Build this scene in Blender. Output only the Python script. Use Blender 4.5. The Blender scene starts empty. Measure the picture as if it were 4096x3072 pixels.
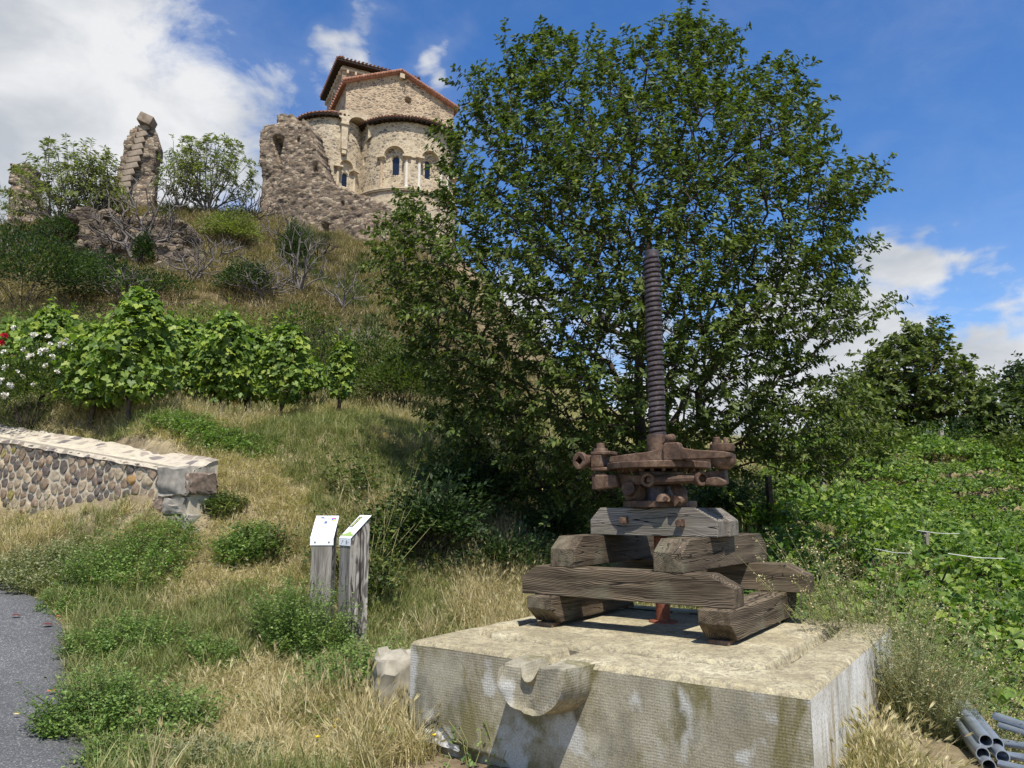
import bpy, math, random
import numpy as np
from mathutils import Vector, Matrix
random.seed(7); RNG = np.random.default_rng(7)
SC = bpy.context.scene
C = SC.collection
R = math.radians
# ------------------------------------------------------------------ camera, sky, sun, exposure
F, PITCH, EYE = 745.0, R(9.35), 1.6
cam = bpy.data.cameras.new('camera'); camo = bpy.data.objects.new('camera', cam); C.objects.link(camo)
cam.sensor_width = 36; cam.lens = F / 1024 * 36; cam.clip_start = 0.1; cam.clip_end = 3000
camo.location = (0, 0, EYE); camo.rotation_euler = (math.pi / 2 + PITCH, 0, 0)
SC.camera = camo

def ray(u, v):
    x = (u - 512) / F; y = (384 - v) / F
    return np.array([x, math.cos(PITCH) - y * math.sin(PITCH), math.sin(PITCH) + y * math.cos(PITCH)])
def P(u, v, d):
    r = ray(u, v); return np.array([0, 0, EYE]) + r * (d / r[1])

SUN = np.array([0.107, -0.481, 0.870]); SUN /= np.linalg.norm(SUN)
SUN_EL = math.asin(SUN[2]); SUN_AZ = math.atan2(SUN[0], SUN[1])
W = bpy.data.worlds.new('World'); SC.world = W; W.use_nodes = True
nt = W.node_tree; nt.nodes.clear()
def wn(t, **k):
    n = nt.nodes.new(t)
    for a, b in k.items(): setattr(n, a, b)
    return n
def wl(a, b): nt.links.new(a, b)
sky = wn('ShaderNodeTexSky', sky_type='NISHITA', sun_disc=False)
sky.sun_elevation = SUN_EL; sky.sun_rotation = SUN_AZ
sky.altitude = 400; sky.air_density = 1.0; sky.dust_density = 0.35; sky.ozone_density = 3.0
skys = wn('ShaderNodeHueSaturation'); skys.inputs['Saturation'].default_value = 1.26; skys.inputs['Hue'].default_value = 0.507
wl(sky.outputs[0], skys.inputs['Color'])
bgs = wn('ShaderNodeBackground'); bgs.inputs[1].default_value = 0.142; wl(skys.outputs[0], bgs.inputs[0])
tc = wn('ShaderNodeTexCoord')
def vmath(op, a, b=None, s=None):
    n = wn('ShaderNodeVectorMath', operation=op)
    wl(a, n.inputs[0])
    if b is not None:
        if isinstance(b, (tuple, list)): n.inputs[1].default_value = b
        else: wl(b, n.inputs[1])
    if s is not None: n.inputs['Scale'].default_value = s
    return n.outputs['Value'] if op in ('DISTANCE', 'DOT_PRODUCT', 'LENGTH') else n.outputs[0]
def math_(op, a, b=None, c=None, clamp=False):
    n = wn('ShaderNodeMath', operation=op, use_clamp=clamp)
    for i, q in enumerate((a, b, c)):
        if q is None: continue
        if isinstance(q, (int, float)): n.inputs[i].default_value = q
        else: wl(q, n.inputs[i])
    return n.outputs[0]
dirv = vmath('NORMALIZE', tc.outputs['Generated'])
def wnoise(vec, scale, det, rough, dist=0.0):
    n = wn('ShaderNodeTexNoise'); wl(vec, n.inputs['Vector'])
    n.inputs['Scale'].default_value = scale; n.inputs['Detail'].default_value = det
    n.inputs['Roughness'].default_value = rough; n.inputs['Distortion'].default_value = dist
    return n
stretch = vmath('MULTIPLY', dirv, (1.0, 1.0, 1.7))
wob = wnoise(stretch, 5.0, 4, 0.6)
wobv = vmath('SCALE', vmath('SUBTRACT', wob.outputs['Color'], (0.5, 0.5, 0.5)), s=0.22)
dw = vmath('ADD', dirv, wobv)
# clouds of the photographed sky: (u, v, radius, amount)
CL = [(30, -50, 230, .52), (110, 120, 190, .46), (0, 190, 230, .58), (225, 150, 140, .40), (275, 200, 90, .36), (150, 40, 130, .34),
      (352, 52, 46, .36), (312, 75, 40, .24), (372, 30, 40, .30), (272, 60, 22, .2), (250, 30, 22, .12), (462, 88, 42, .42),
      (490, 120, 40, .34), (320, 105, 40, .28), (905, 262, 70, .48), (965, 272, 45, .36), (850, 345, 95, .66),
      (790, 320, 90, .5), (1012, 362, 85, .85), (1060, 370, 120, .62), (955, 315, 34, .26), (868, 165, 26, .14),
      (520, 330, 90, .4), (700, 440, 200, .5), (960, 215, 70, .1), (960, 440, 130, .5), (420, 250, 130, .2)]
cov = None
for (u, v, r, am) in CL:
    q = ray(u, v); q = q / np.linalg.norm(q)
    dd = vmath('DISTANCE', dw, tuple(q))
    mr = wn('ShaderNodeMapRange', interpolation_type='SMOOTHSTEP', clamp=True); wl(dd, mr.inputs[0])
    mr.inputs[1].default_value = 0.0; mr.inputs[2].default_value = r / F * 1.15
    mr.inputs[3].default_value = am; mr.inputs[4].default_value = 0.0
    cov = mr.outputs[0] if cov is None else math_('MAXIMUM', cov, mr.outputs[0])
# elsewhere the same sort of broken cloud goes on, behind and beside the camera
dy = wn('ShaderNodeSeparateXYZ'); wl(dirv, dy.inputs[0])
back = wn('ShaderNodeMapRange', interpolation_type='SMOOTHSTEP'); wl(dy.outputs['Y'], back.inputs[0])
back.inputs[1].default_value = 0.45; back.inputs[2].default_value = -0.1; back.inputs[3].default_value = 0.0; back.inputs[4].default_value = 0.22
cov = math_('MAXIMUM', cov, back.outputs[0])
n1 = wnoise(stretch, 3.2, 9, 0.62, 0.25)
n2 = wnoise(stretch, 12.0, 10, 0.66, 0.4)
dens = math_('ADD', math_('MULTIPLY', n1.outputs[0], 0.62), math_('MULTIPLY', n2.outputs[0], 0.42))
dens = math_('ADD', dens, cov)
al = wn('ShaderNodeMapRange', interpolation_type='SMOOTHSTEP'); wl(dens, al.inputs[0])
al.inputs[1].default_value = 0.68; al.inputs[2].default_value = 0.94; al.inputs[3].default_value = 0; al.inputs[4].default_value = 1
thin = wn('ShaderNodeMapRange', interpolation_type='SMOOTHSTEP'); wl(dens, thin.inputs[0])
thin.inputs[1].default_value = 0.42; thin.inputs[2].default_value = 0.85; thin.inputs[3].default_value = 0.0; thin.inputs[4].default_value = 0.12
alpha = math_('MAXIMUM', al.outputs[0], thin.outputs[0])
n3 = wnoise(stretch, 6.0, 7, 0.55, 0.3)
cr = wn('ShaderNodeValToRGB'); wl(n3.outputs[0], cr.inputs[0])
cr.color_ramp.elements[0].position = 0.36; cr.color_ramp.elements[0].color = (0.56, 0.60, 0.66, 1)
cr.color_ramp.elements[1].position = 0.62; cr.color_ramp.elements[1].color = (0.90, 0.91, 0.93, 1)
bgc = wn('ShaderNodeBackground'); bgc.inputs[1].default_value = 0.73; wl(cr.outputs[0], bgc.inputs[0])
mx = wn('ShaderNodeMixShader'); wl(alpha, mx.inputs[0]); wl(bgs.outputs[0], mx.inputs[1]); wl(bgc.outputs[0], mx.inputs[2])
wo = wn('ShaderNodeOutputWorld'); wl(mx.outputs[0], wo.inputs[0])
sun = bpy.data.lights.new('sun', 'SUN'); sun.energy = 5.0; sun.angle = R(0.53); sun.color = (1.0, 0.955, 0.88)
suno = bpy.data.objects.new('sun', sun); C.objects.link(suno)
suno.rotation_euler = Vector(SUN).to_track_quat('Z', 'Y').to_euler(); suno.location = (5, -20, 40)
SC.view_settings.view_transform = 'Standard'; SC.view_settings.look = 'None'
SC.view_settings.gamma = 1.0; SC.view_settings.use_curve_mapping = False; SC.view_settings.exposure = 0.38
try:
    SC.cycles.max_bounces = 6; SC.cycles.transparent_max_bounces = 4; SC.cycles.diffuse_bounces = 3
except Exception: pass
# ------------------------------------------------------------------ helpers: objects
def tag(o, label=None, cat=None, group=None, kind=None):
    if label: o['label'] = label
    if cat: o['category'] = cat
    if group: o['group'] = group
    if kind: o['kind'] = kind
    return o
def empty(name, loc, rz=0, label=None, cat=None, group=None):
    o = bpy.data.objects.new(name, None); C.objects.link(o); o.location = tuple(loc); o.rotation_euler = (0, 0, rz)
    o.empty_display_size = .2
    return tag(o, label, cat, group)
def link(name, me, parent=None, loc=None):
    o = bpy.data.objects.new(name, me); C.objects.link(o)
    if parent is not None: o.parent = parent
    if loc is not None: o.location = tuple(loc)
    return o
def children(o): return [c for c in o.children]
def copy_tree(o, parent=None, maxlev=9):
    c = o.copy(); C.objects.link(c); c.parent = parent
    if maxlev > 0:
        for ch in children(o): copy_tree(ch, c, maxlev - 1)
    return c
def np_mesh(name, V, Fc, mat=None, rnd=None, smooth=False):
    """Fc: (N,k) int array, all faces k-sided"""
    me = bpy.data.meshes.new(name); V = np.asarray(V, dtype=np.float32); Fc = np.asarray(Fc, dtype=np.int32)
    n, k = Fc.shape
    me.vertices.add(len(V)); me.vertices.foreach_set('co', V.ravel())
    me.loops.add(n * k); me.loops.foreach_set('vertex_index', Fc.ravel())
    me.polygons.add(n); me.polygons.foreach_set('loop_start', np.arange(0, n * k, k, dtype=np.int32))
    me.polygons.foreach_set('loop_total', np.full(n, k, dtype=np.int32))
    if smooth: me.polygons.foreach_set('use_smooth', np.ones(n, dtype=bool))
    if rnd is not None:
        a = me.attributes.new('rnd', 'FLOAT', 'POINT'); a.data.foreach_set('value', np.asarray(rnd, dtype=np.float32))
    me.update(calc_edges=True)
    if mat: me.materials.append(mat)
    return me
class MB:
    def __init__(s): s.v = []; s.f = []
    def add(s, vs, fs):
        b = len(s.v); s.v += [tuple(map(float, q)) for q in vs]; s.f += [tuple(b + i for i in f) for f in fs]; return s
    def box(s, x0, x1, y0, y1, z0, z1, M=None):
        vs = [(x, y, z) for x in (x0, x1) for y in (y0, y1) for z in (z0, z1)]
        if M is not None: vs = [tuple(M @ Vector(q)) for q in vs]
        return s.add(vs, [(0, 1, 3, 2), (4, 6, 7, 5), (0, 4, 5, 1), (2, 3, 7, 6), (0, 2, 6, 4), (1, 5, 7, 3)])
    def prism(s, poly, h0, h1, fn):
        """poly 2-D points, fn(p,q,h)->xyz"""
        n = len(poly)
        vs = [fn(a, b, h0) for a, b in poly] + [fn(a, b, h1) for a, b in poly]
        fs = [tuple(range(n))[::-1], tuple(range(n, 2 * n))] + [(i, (i + 1) % n, n + (i + 1) % n, n + i) for i in range(n)]
        return s.add(vs, fs)
    def lathe(s, prof, seg=24, M=None, cap=True):
        vs = []; fs = []
        for r, z in prof:
            for i in range(seg):
                a = 2 * math.pi * i / seg; vs.append((r * math.cos(a), r * math.sin(a), z))
        for k in range(len(prof) - 1):
            for i in range(seg):
                j = (i + 1) % seg; fs.append((k * seg + i, k * seg + j, (k + 1) * seg + j, (k + 1) * seg + i))
        if cap:
            fs.append(tuple(range(seg))[::-1]); b = (len(prof) - 1) * seg; fs.append(tuple(range(b, b + seg)))
        if M is not None: vs = [tuple(M @ Vector(q)) for q in vs]
        return s.add(vs, fs)
    def tube(s, pts, rad, seg=6, cap=True):
        pts = [Vector(p) for p in pts]; n = len(pts)
        if isinstance(rad, (int, float)): rad = [rad] * n
        vs = []; fs = []; up = Vector((0.13, 0.21, 0.97)); prev = None
        for i, p in enumerate(pts):
            t = (pts[min(i + 1, n - 1)] - pts[max(i - 1, 0)]).normalized()
            a = (prev - t * prev.dot(t)) if prev is not None else up.cross(t)
            if a.length < 1e-4: a = Vector((1, 0, 0)).cross(t)
            a.normalize(); prev = a; b = t.cross(a)
            for k in range(seg):
                w = 2 * math.pi * k / seg; vs.append(p + (a * math.cos(w) + b * math.sin(w)) * rad[i])
        for i in range(n - 1):
            for k in range(seg):
                j = (k + 1) % seg; fs.append((i * seg + k, i * seg + j, (i + 1) * seg + j, (i + 1) * seg + k))
        if cap: fs.append(tuple(range(seg))[::-1]); fs.append(tuple(range((n - 1) * seg, n * seg)))
        return s.add(vs, fs)
    def grid(s, nu, nv, fn):
        vs = [fn(i, j) for i in range(nu + 1) for j in range(nv + 1)]
        fs = [(i * (nv + 1) + j, (i + 1) * (nv + 1) + j, (i + 1) * (nv + 1) + j + 1, i * (nv + 1) + j + 1) for i in range(nu) for j in range(nv)]
        return s.add(vs, fs)
    def build(s, name, mat=None, parent=None, loc=None, smooth=False, bevel=0, autosmooth=None):
        me = bpy.data.meshes.new(name); me.from_pydata(s.v, [], s.f); me.update()
        if smooth: me.polygons.foreach_set('use_smooth', [True] * len(me.polygons))
        if autosmooth is not None:
            me.polygons.foreach_set('use_smooth', [True] * len(me.polygons))
            me.set_sharp_from_angle(angle=R(autosmooth))
        if mat: me.materials.append(mat)
        o = link(name, me, parent, loc)
        if bevel:
            m = o.modifiers.new('bevel', 'BEVEL'); m.width = bevel; m.segments = 2; m.limit_method = 'ANGLE'; m.angle_limit = R(35)
        return o
# ------------------------------------------------------------------ helpers: materials
def mat_new(name):
    m = bpy.data.materials.new(name); m.use_nodes = True; t = m.node_tree; t.nodes.clear(); return m, t
class NT:
    def __init__(s, t): s.t = t
    def n(s, typ, **k):
        q = s.t.nodes.new(typ)
        for a, b in k.items(): setattr(q, a, b)
        return q
    def l(s, a, b): s.t.links.new(a, b)
    def setv(s, sock, val):
        if isinstance(val, (int, float, tuple, list)): sock.default_value = val
        else: s.l(val, sock)
    def coord(s, kind='Object', scale=(1, 1, 1), rot=(0, 0, 0), loc=(0, 0, 0)):
        c = s.n('ShaderNodeTexCoord'); m = s.n('ShaderNodeMapping'); s.l(c.outputs[kind], m.inputs[0])
        m.inputs['Scale'].default_value = scale; m.inputs['Rotation'].default_value = rot; m.inputs['Location'].default_value = loc
        return m.outputs[0]
    def noise(s, vec, scale, det=4, rough=.55, dist=0, out=0):
        q = s.n('ShaderNodeTexNoise'); s.l(vec, q.inputs['Vector'])
        q.inputs['Scale'].default_value = scale; q.inputs['Detail'].default_value = det; q.inputs['Roughness'].default_value = rough; q.inputs['Distortion'].default_value = dist
        return q.outputs[out]
    def ramp(s, fac, stops, interp='LINEAR'):
        q = s.n('ShaderNodeValToRGB'); s.l(fac, q.inputs[0]); r = q.color_ramp; r.interpolation = interp
        while len(r.elements) < len(stops): r.elements.new(.5)
        for e, (p, c) in zip(r.elements, stops):
            e.position = p; e.color = (c, c, c, 1) if isinstance(c, (int, float)) else (*c[:3], 1)
        return q.outputs[0]
    def mix(s, fac, a, b, mode='MIX'):
        q = s.n('ShaderNodeMix', data_type='RGBA', blend_type=mode)
        s.setv(q.inputs['Factor'], fac)
        for sock, val in ((q.inputs['A'], a), (q.inputs['B'], b)):
            if isinstance(val, (tuple, list)): sock.default_value = (*val[:3], 1)
            elif isinstance(val, (int, float)): sock.default_value = (val, val, val, 1)
            else: s.l(val, sock)
        return q.outputs['Result']
    def m(s, op, a, b=None, clamp=False):
        q = s.n('ShaderNodeMath', operation=op, use_clamp=clamp); s.setv(q.inputs[0], a)
        if b is not None: s.setv(q.inputs[1], b)
        return q.outputs[0]
    def vm(s, op, a, b):
        q = s.n('ShaderNodeVectorMath', operation=op); s.setv(q.inputs[0], a); s.setv(q.inputs[1], b); return q.outputs[0]
    def bump(s, h, strength=.5, dist=.02, normal=None):
        q = s.n('ShaderNodeBump'); s.l(h, q.inputs['Height']); q.inputs['Strength'].default_value = strength; q.inputs['Distance'].default_value = dist
        if normal is not None: s.l(normal, q.inputs['Normal'])
        return q.outputs[0]
    def out(s, col, rough=.8, normal=None, metal=0, spec=.3):
        b = s.n('ShaderNodeBsdfPrincipled'); s.setv(b.inputs['Base Color'], (*col[:3], 1) if isinstance(col, (tuple, list)) else col)
        s.setv(b.inputs['Roughness'], rough); s.setv(b.inputs['Metallic'], metal); b.inputs['Specular IOR Level'].default_value = spec
        if normal is not None: s.l(normal, b.inputs['Normal'])
        o = s.n('ShaderNodeOutputMaterial'); s.l(b.outputs[0], o.inputs[0]); return b
def leaf_mat(name, c0, c1, c2=None, trans=.35, rough=.5, spec=.25):
    m, t = mat_new(name); N = NT(t)
    at = N.n('ShaderNodeAttribute', attribute_name='rnd'); oi = N.n('ShaderNodeObjectInfo')
    f = N.m('FRACT', N.m('ADD', at.outputs['Fac'], oi.outputs['Random']))
    st = [(0, c0), (.6, c1)] + ([(.92, c2), (1, c2)] if c2 else [(1, c1)])
    col = N.ramp(f, st)
    g = N.noise(N.coord('Object'), 1.3, 3); col = N.mix(.6, col, N.mix(1, col, N.ramp(g, [(.3, .62), (.7, 1.35)]), 'MULTIPLY'))
    b = N.n('ShaderNodeBsdfPrincipled'); N.l(col, b.inputs['Base Color']); b.inputs['Roughness'].default_value = rough
    b.inputs['Specular IOR Level'].default_value = spec
    tr = N.n('ShaderNodeBsdfTranslucent'); tcol = N.mix(1, col, (1.25, 1.5, .55), 'MULTIPLY'); N.l(tcol, tr.inputs[0])
    mxs = N.n('ShaderNodeMixShader'); mxs.inputs[0].default_value = trans; N.l(b.outputs[0], mxs.inputs[1]); N.l(tr.outputs[0], mxs.inputs[2])
    o = N.n('ShaderNodeOutputMaterial'); N.l(mxs.outputs[0], o.inputs[0]); return m
def plain(name, col, rough=.7, metal=0, spec=.3, var=.25, sc=6):
    m, t = mat_new(name); N = NT(t); g = N.noise(N.coord(), sc, 4)
    c = N.mix(1, col, N.ramp(g, [(.3, 1 - var), (.7, 1 + var)]), 'MULTIPLY'); N.out(c, rough, None, metal, spec); return m
def rubble(name, scale, stones, mortar, edge=.05, squash=1.6, bump=.6, patch=None, dist=.03):
    m, t = mat_new(name); N = NT(t)
    co = N.coord('Object', (1, 1, squash)); wv = N.n('ShaderNodeVectorMath', operation='SCALE'); wv.inputs['Scale'].default_value = .12
    nn = N.n('ShaderNodeTexNoise'); N.l(co, nn.inputs[0]); nn.inputs['Scale'].default_value = scale * .8; N.l(nn.outputs['Color'], wv.inputs[0])
    co2 = N.vm('ADD', co, wv.outputs[0])
    ve = N.n('ShaderNodeTexVoronoi', feature='DISTANCE_TO_EDGE'); N.l(co2, ve.inputs[0]); ve.inputs['Scale'].default_value = scale
    vc = N.n('ShaderNodeTexVoronoi', feature='F1'); N.l(co2, vc.inputs[0]); vc.inputs['Scale'].default_value = scale
    sep = N.n('ShaderNodeSeparateColor'); N.l(vc.outputs['Color'], sep.inputs[0])
    n = len(stones); col = N.ramp(sep.outputs[0], [(i / n, c) for i, c in enumerate(stones)], 'CONSTANT')
    g = N.noise(N.coord(), scale * 2.2, 5); col = N.mix(1, col, N.ramp(g, [(.25, .65), (.75, 1.3)]), 'MULTIPLY')
    mk = N.ramp(ve.outputs['Distance'], [(edge * .4, 1), (edge, 0)])
    big = N.noise(N.coord(), .5, 3); mort = N.mix(1, mortar, N.ramp(big, [(.3, .8), (.7, 1.15)]), 'MULTIPLY')
    col = N.mix(mk, col, mort)
    if patch is not None:
        pm = N.ramp(N.noise(N.coord(), .55, 4, .6), [(.48, 0), (.62, 1)]); col = N.mix(N.m('MULTIPLY', pm, patch[1]), col, patch[0])
    h = N.m('ADD', N.m('MINIMUM', N.m('MULTIPLY', ve.outputs['Distance'], 3.5), .5), N.m('MULTIPLY', g, .25))
    N.out(col, .92, N.bump(h, bump, dist), 0, .15); return m
# ------------------------------------------------------------------ materials
M = {}
# timber: growth rings about an off-centre axis; the local x axis is the length
def wood_mat(name, dark, light, axis='X', ring=34):
    m, t = mat_new(name); N = NT(t)
    oi = N.n('ShaderNodeObjectInfo')
    st = {'X': (.25, 1, 1), 'Z': (1, 1, .25)}[axis]
    base = N.coord('Object')
    off = N.n('ShaderNodeVectorMath', operation='SCALE'); off.inputs[0].default_value = (3.1, .17, .21); N.l(oi.outputs['Random'], off.inputs['Scale'])
    co = N.vm('ADD', base, off.outputs[0])
    lo = N.vm('MULTIPLY', co, {'X': (.55, 2.2, 2.2), 'Z': (2.2, 2.2, .55)}[axis])
    w1 = N.n('ShaderNodeTexNoise'); N.l(lo, w1.inputs[0]); w1.inputs['Scale'].default_value = 1.6; w1.inputs['Detail'].default_value = 3
    wv = N.n('ShaderNodeVectorMath', operation='SCALE'); wv.inputs['Scale'].default_value = .16; N.l(N.vm('SUBTRACT', w1.outputs['Color'], (.5, .5, .5)), wv.inputs[0])
    c2 = N.vm('ADD', co, wv.outputs[0])
    wav = N.n('ShaderNodeTexWave', wave_type='RINGS', rings_direction=axis); N.l(c2, wav.inputs[0])
    wav.inputs['Scale'].default_value = ring; wav.inputs['Distortion'].default_value = 1.2; wav.inputs['Detail'].default_value = 3; wav.inputs['Detail Scale'].default_value = .6
    fine = N.noise(N.vm('MULTIPLY', co, {'X': (3, 90, 90), 'Z': (90, 90, 3)}[axis]), 1, 4, .65)
    streak = N.noise(N.vm('MULTIPLY', co, {'X': (1.2, 14, 14), 'Z': (14, 14, 1.2)}[axis]), 1, 5, .6)
    col = N.mix(N.ramp(streak, [(.3, 0), (.7, 1)]), dark, light)
    col = N.mix(.8, col, N.mix(1, col, N.ramp(wav.outputs['Fac'], [(.1, .30), (.6, 1.45)]), 'MULTIPLY'))
    col = N.mix(.6, col, N.mix(1, col, N.ramp(fine, [(.3, .5), (.7, 1.5)]), 'MULTIPLY'))
    cr = N.noise(N.vm('MULTIPLY', co, {'X': (1.1, 16, 16), 'Z': (16, 16, 1.1)}[axis]), 1, 2, .4, .3)
    crack = N.ramp(cr, [(.485, 0), (.498, 1), (.506, 1), (.518, 0)])
    cm = N.m('MULTIPLY', crack, N.ramp(N.noise(co, 2.2, 2), [(.5, 0), (.58, 1)]))
    col = N.mix(cm, col, (.012, .010, .008))
    gr = N.ramp(N.noise(co, 3.5, 4), [(.55, 0), (.75, .5)]); col = N.mix(gr, col, (.17, .165, .11))
    h = N.m('SUBTRACT', N.m('ADD', N.m('MULTIPLY', wav.outputs['Fac'], .5), N.m('MULTIPLY', fine, .6)), N.m('MULTIPLY', cm, 2.5))
    N.out(col, .85, N.bump(h, .7, .004), 0, .2); return m
M['timber'] = wood_mat('weathered_timber', (.026, .018, .011), (.165, .125, .082))
M['timber_grey'] = wood_mat('grey_timber', (.10, .085, .068), (.26, .23, .185))
M['post'] = wood_mat('post_timber', (.12, .105, .09), (.34, .31, .27), 'Z', 26)
M['stake'] = wood_mat('stake_timber', (.22, .19, .15), (.42, .38, .31), 'Z', 26)
# concrete of the basin
def concrete(name, waffle):
    m, t = mat_new(name); N = NT(t); co = N.coord()
    base = N.ramp(N.noise(co, 2.4, 8, .62), [(.25, (.18, .155, .105)), (.5, (.30, .27, .195)), (.78, (.46, .43, .34))])
    if waffle:
        moss = N.ramp(N.noise(N.coord(scale=(1, 1, .55)), 3.4, 8, .68, .4), [(.49, 0), (.60, .85)])
        base = N.mix(moss, base, (.155, .135, .055))
        dk = N.ramp(N.noise(N.coord(scale=(1, 1, .5), loc=(4, 1, 3)), 3.0, 6, .6), [(.55, 0), (.7, .75)]); base = N.mix(dk, base, (.12, .115, .095))
        pl = N.ramp(N.noise(N.coord(scale=(1.3, 1.3, .9), loc=(1, 7, 3)), 2.6, 5, .5), [(.56, 0), (.62, .8)]); base = N.mix(pl, base, (.47, .46, .42))
    else:
        li = N.ramp(N.noise(co, 13, 12, .78, .2), [(.47, 0), (.60, .8)]); base = N.mix(li, N.mix(1, base, (1.35, 1.30, 1.12), 'MULTIPLY'), (.21, .175, .115))
        li2 = N.ramp(N.noise(co, 34, 10, .8), [(.5, 0), (.58, .7)]); base = N.mix(li2, base, (.16, .14, .11))
    gr = N.noise(co, 90, 3, .7); base = N.mix(.7, base, N.mix(1, base, N.ramp(gr, [(.3, .6), (.7, 1.35)]), 'MULTIPLY'))
    spx = N.n('ShaderNodeSeparateXYZ'); N.l(co, spx.inputs[0])
    h = N.m('ADD', N.m('MULTIPLY', gr, .5), N.noise(co, 12, 6))
    nrm = N.bump(h, .8, .006)
    if waffle:
        pit = 400.0
        jig = N.m('MULTIPLY', N.noise(co, 3.0, 2), .018); wa = N.m('SINE', N.m('MULTIPLY', N.m('ADD', N.m('ADD', spx.outputs['X'], spx.outputs['Y']), jig), pit)); wb = N.m('SINE', N.m('MULTIPLY', N.m('ADD', spx.outputs['Z'], jig), pit))
        hh = N.m('MULTIPLY', N.m('ADD', N.m('MULTIPLY', wa, .4), N.m('MULTIPLY', wb, .6)), N.ramp(N.noise(co, 2.2, 4), [(.35, 1), (.62, .25)]))
        nrm = N.bump(hh, .22, .003, nrm)
        base = N.mix(1, base, N.ramp(hh, [(-.0, .97), (1, 1.05)]), 'MULTIPLY')
    N.out(base, .93, nrm, 0, .15); return m
M['conc_side'] = concrete('concrete_waffle', True)
M['conc_top'] = concrete('concrete_top', False)
def wallpaint():
    m, t = mat_new('concrete_pale'); N = NT(t); co = N.coord()
    base = N.ramp(N.noise(co, 3, 8, .65), [(.3, (.42, .38, .30)), (.6, (.66, .64, .58))])
    st = N.ramp(N.noise(N.coord(scale=(6, 6, .7)), 1.3, 6, .6), [(.5, 0), (.66, .9)]); base = N.mix(st, base, (.20, .18, .13))
    oc = N.ramp(N.noise(N.coord(scale=(5, 5, .7), loc=(3, 2, 1)), 1.2, 5, .6), [(.58, 0), (.7, .9)]); base = N.mix(oc, base, (.28, .19, .05))
    sp = N.ramp(N.noise(co, 60, 4, .7), [(.56, 0), (.62, .7)]); base = N.mix(sp, base, (.12, .11, .10))
    N.out(base, .9, N.bump(N.noise(co, 40, 6), .5, .006), 0, .2); return m
M['conc_pale'] = wallpaint()
def rust_mat(name, a, b, c, metal=.25, rough=.62):
    m, t = mat_new(name); N = NT(t); co = N.coord()
    col = N.ramp(N.noise(co, 9, 9, .7), [(.32, a), (.5, b), (.68, c)])
    pit = N.ramp(N.noise(co, 130, 2, .5), [(.60, 0), (.66, 1)]); col = N.mix(pit, col, (.02, .013, .01))
    g = N.noise(co, 30, 6); col = N.mix(.6, col, N.mix(1, col, N.ramp(g, [(.3, .6), (.7, 1.4)]), 'MULTIPLY'))
    N.out(col, N.ramp(g, [(.3, rough - .12), (.7, rough + .12)]), N.bump(N.m('SUBTRACT', g, N.m('MULTIPLY', pit, .4)), .5, .004), metal, .4); return m
M['rust'] = rust_mat('rusted_iron', (.030, .020, .014), (.105, .058, .034), (.20, .135, .085), .08, .7)
M['rust_red'] = rust_mat('red_rust', (.17, .05, .03), (.25, .085, .05), (.3, .13, .08))
M['screw'] = rust_mat('worn_screw_iron', (.045, .034, .034), (.085, .066, .066), (.14, .115, .11), .5, .45)
M['galv'] = plain('galvanised_steel', (.36, .40, .45), .38, .6, .5, .15, 9)
M['nail'] = plain('nail_steel', (.5, .49, .46), .4, .6)
M['asphalt'] = None
m, t = mat_new('asphalt'); N = NT(t); co = N.coord()
vo = N.n('ShaderNodeTexVoronoi'); N.l(co, vo.inputs[0]); vo.inputs['Scale'].default_value = 130
sp = N.n('ShaderNodeSeparateColor'); N.l(vo.outputs['Color'], sp.inputs[0])
col = N.ramp(sp.outputs[0], [(0, (.075, .075, .078)), (.45, (.10, .10, .102)), (.8, (.145, .143, .138)), (.94, (.24, .235, .22))], 'CONSTANT')
col = N.mix(.6, col, N.mix(1, col, N.ramp(N.noise(co, 1.4, 5), [(.3, .8), (.7, 1.25)]), 'MULTIPLY'))
N.out(col, .85, N.bump(vo.outputs['Distance'], .5, .004), 0, .2); M['asphalt'] = m
# ground
def ground_mat(name, near):
    m, t = mat_new(name); N = NT(t); co = N.coord()
    a = N.noise(co, 1.1 if near else .22, 8, .65); b = N.noise(co, 7 if near else 1.6, 8, .7)
    col = N.ramp(a, [(.32, (.115, .085, .055)), (.5, (.24, .19, .115)), (.68, (.35, .285, .165))]) if near else \
        N.ramp(a, [(.30, (.06, .065, .03)), (.45, (.13, .105, .055)), (.56, (.22, .165, .095)), (.7, (.33, .25, .15))])
    col = N.mix(.7, col, N.mix(1, col, N.ramp(b, [(.3, .5), (.7, 1.4)]), 'MULTIPLY'))
    N.out(col, .95, N.bump(b, .8, .05 if near else .3), 0, .1); return m
M['soil'] = ground_mat('dry_soil', True); M['hill'] = ground_mat('dry_hill', False)
M['cherry'] = leaf_mat('cherry_leaf', (.044, .066, .016), (.085, .120, .026), (.15, .18, .04), .27, .55, .22)
M['vine'] = leaf_mat('vine_leaf', (.07, .12, .024), (.165, .25, .04), (.30, .36, .06), .34, .48, .3)
M['vine_r'] = leaf_mat('vineyard_leaf', (.060, .115, .024), (.145, .23, .042), (.27, .34, .065), .34, .5, .3)
M['willow'] = leaf_mat('willow_leaf', (.10, .12, .04), (.19, .21, .07), (.26, .28, .09), .3)
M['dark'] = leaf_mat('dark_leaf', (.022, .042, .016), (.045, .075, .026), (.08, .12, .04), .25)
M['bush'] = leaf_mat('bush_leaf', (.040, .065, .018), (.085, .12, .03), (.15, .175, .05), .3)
M['alfalfa'] = leaf_mat('alfalfa_leaf', (.075, .13, .035), (.15, .235, .055), (.24, .32, .09), .32)
M['greyweed'] = leaf_mat('grey_weed_leaf', (.11, .13, .06), (.21, .225, .11), (.34, .33, .19), .3)
M['walnut'] = leaf_mat('walnut_leaf', (.050, .070, .018), (.105, .135, .032), (.17, .19, .05), .28)
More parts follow.
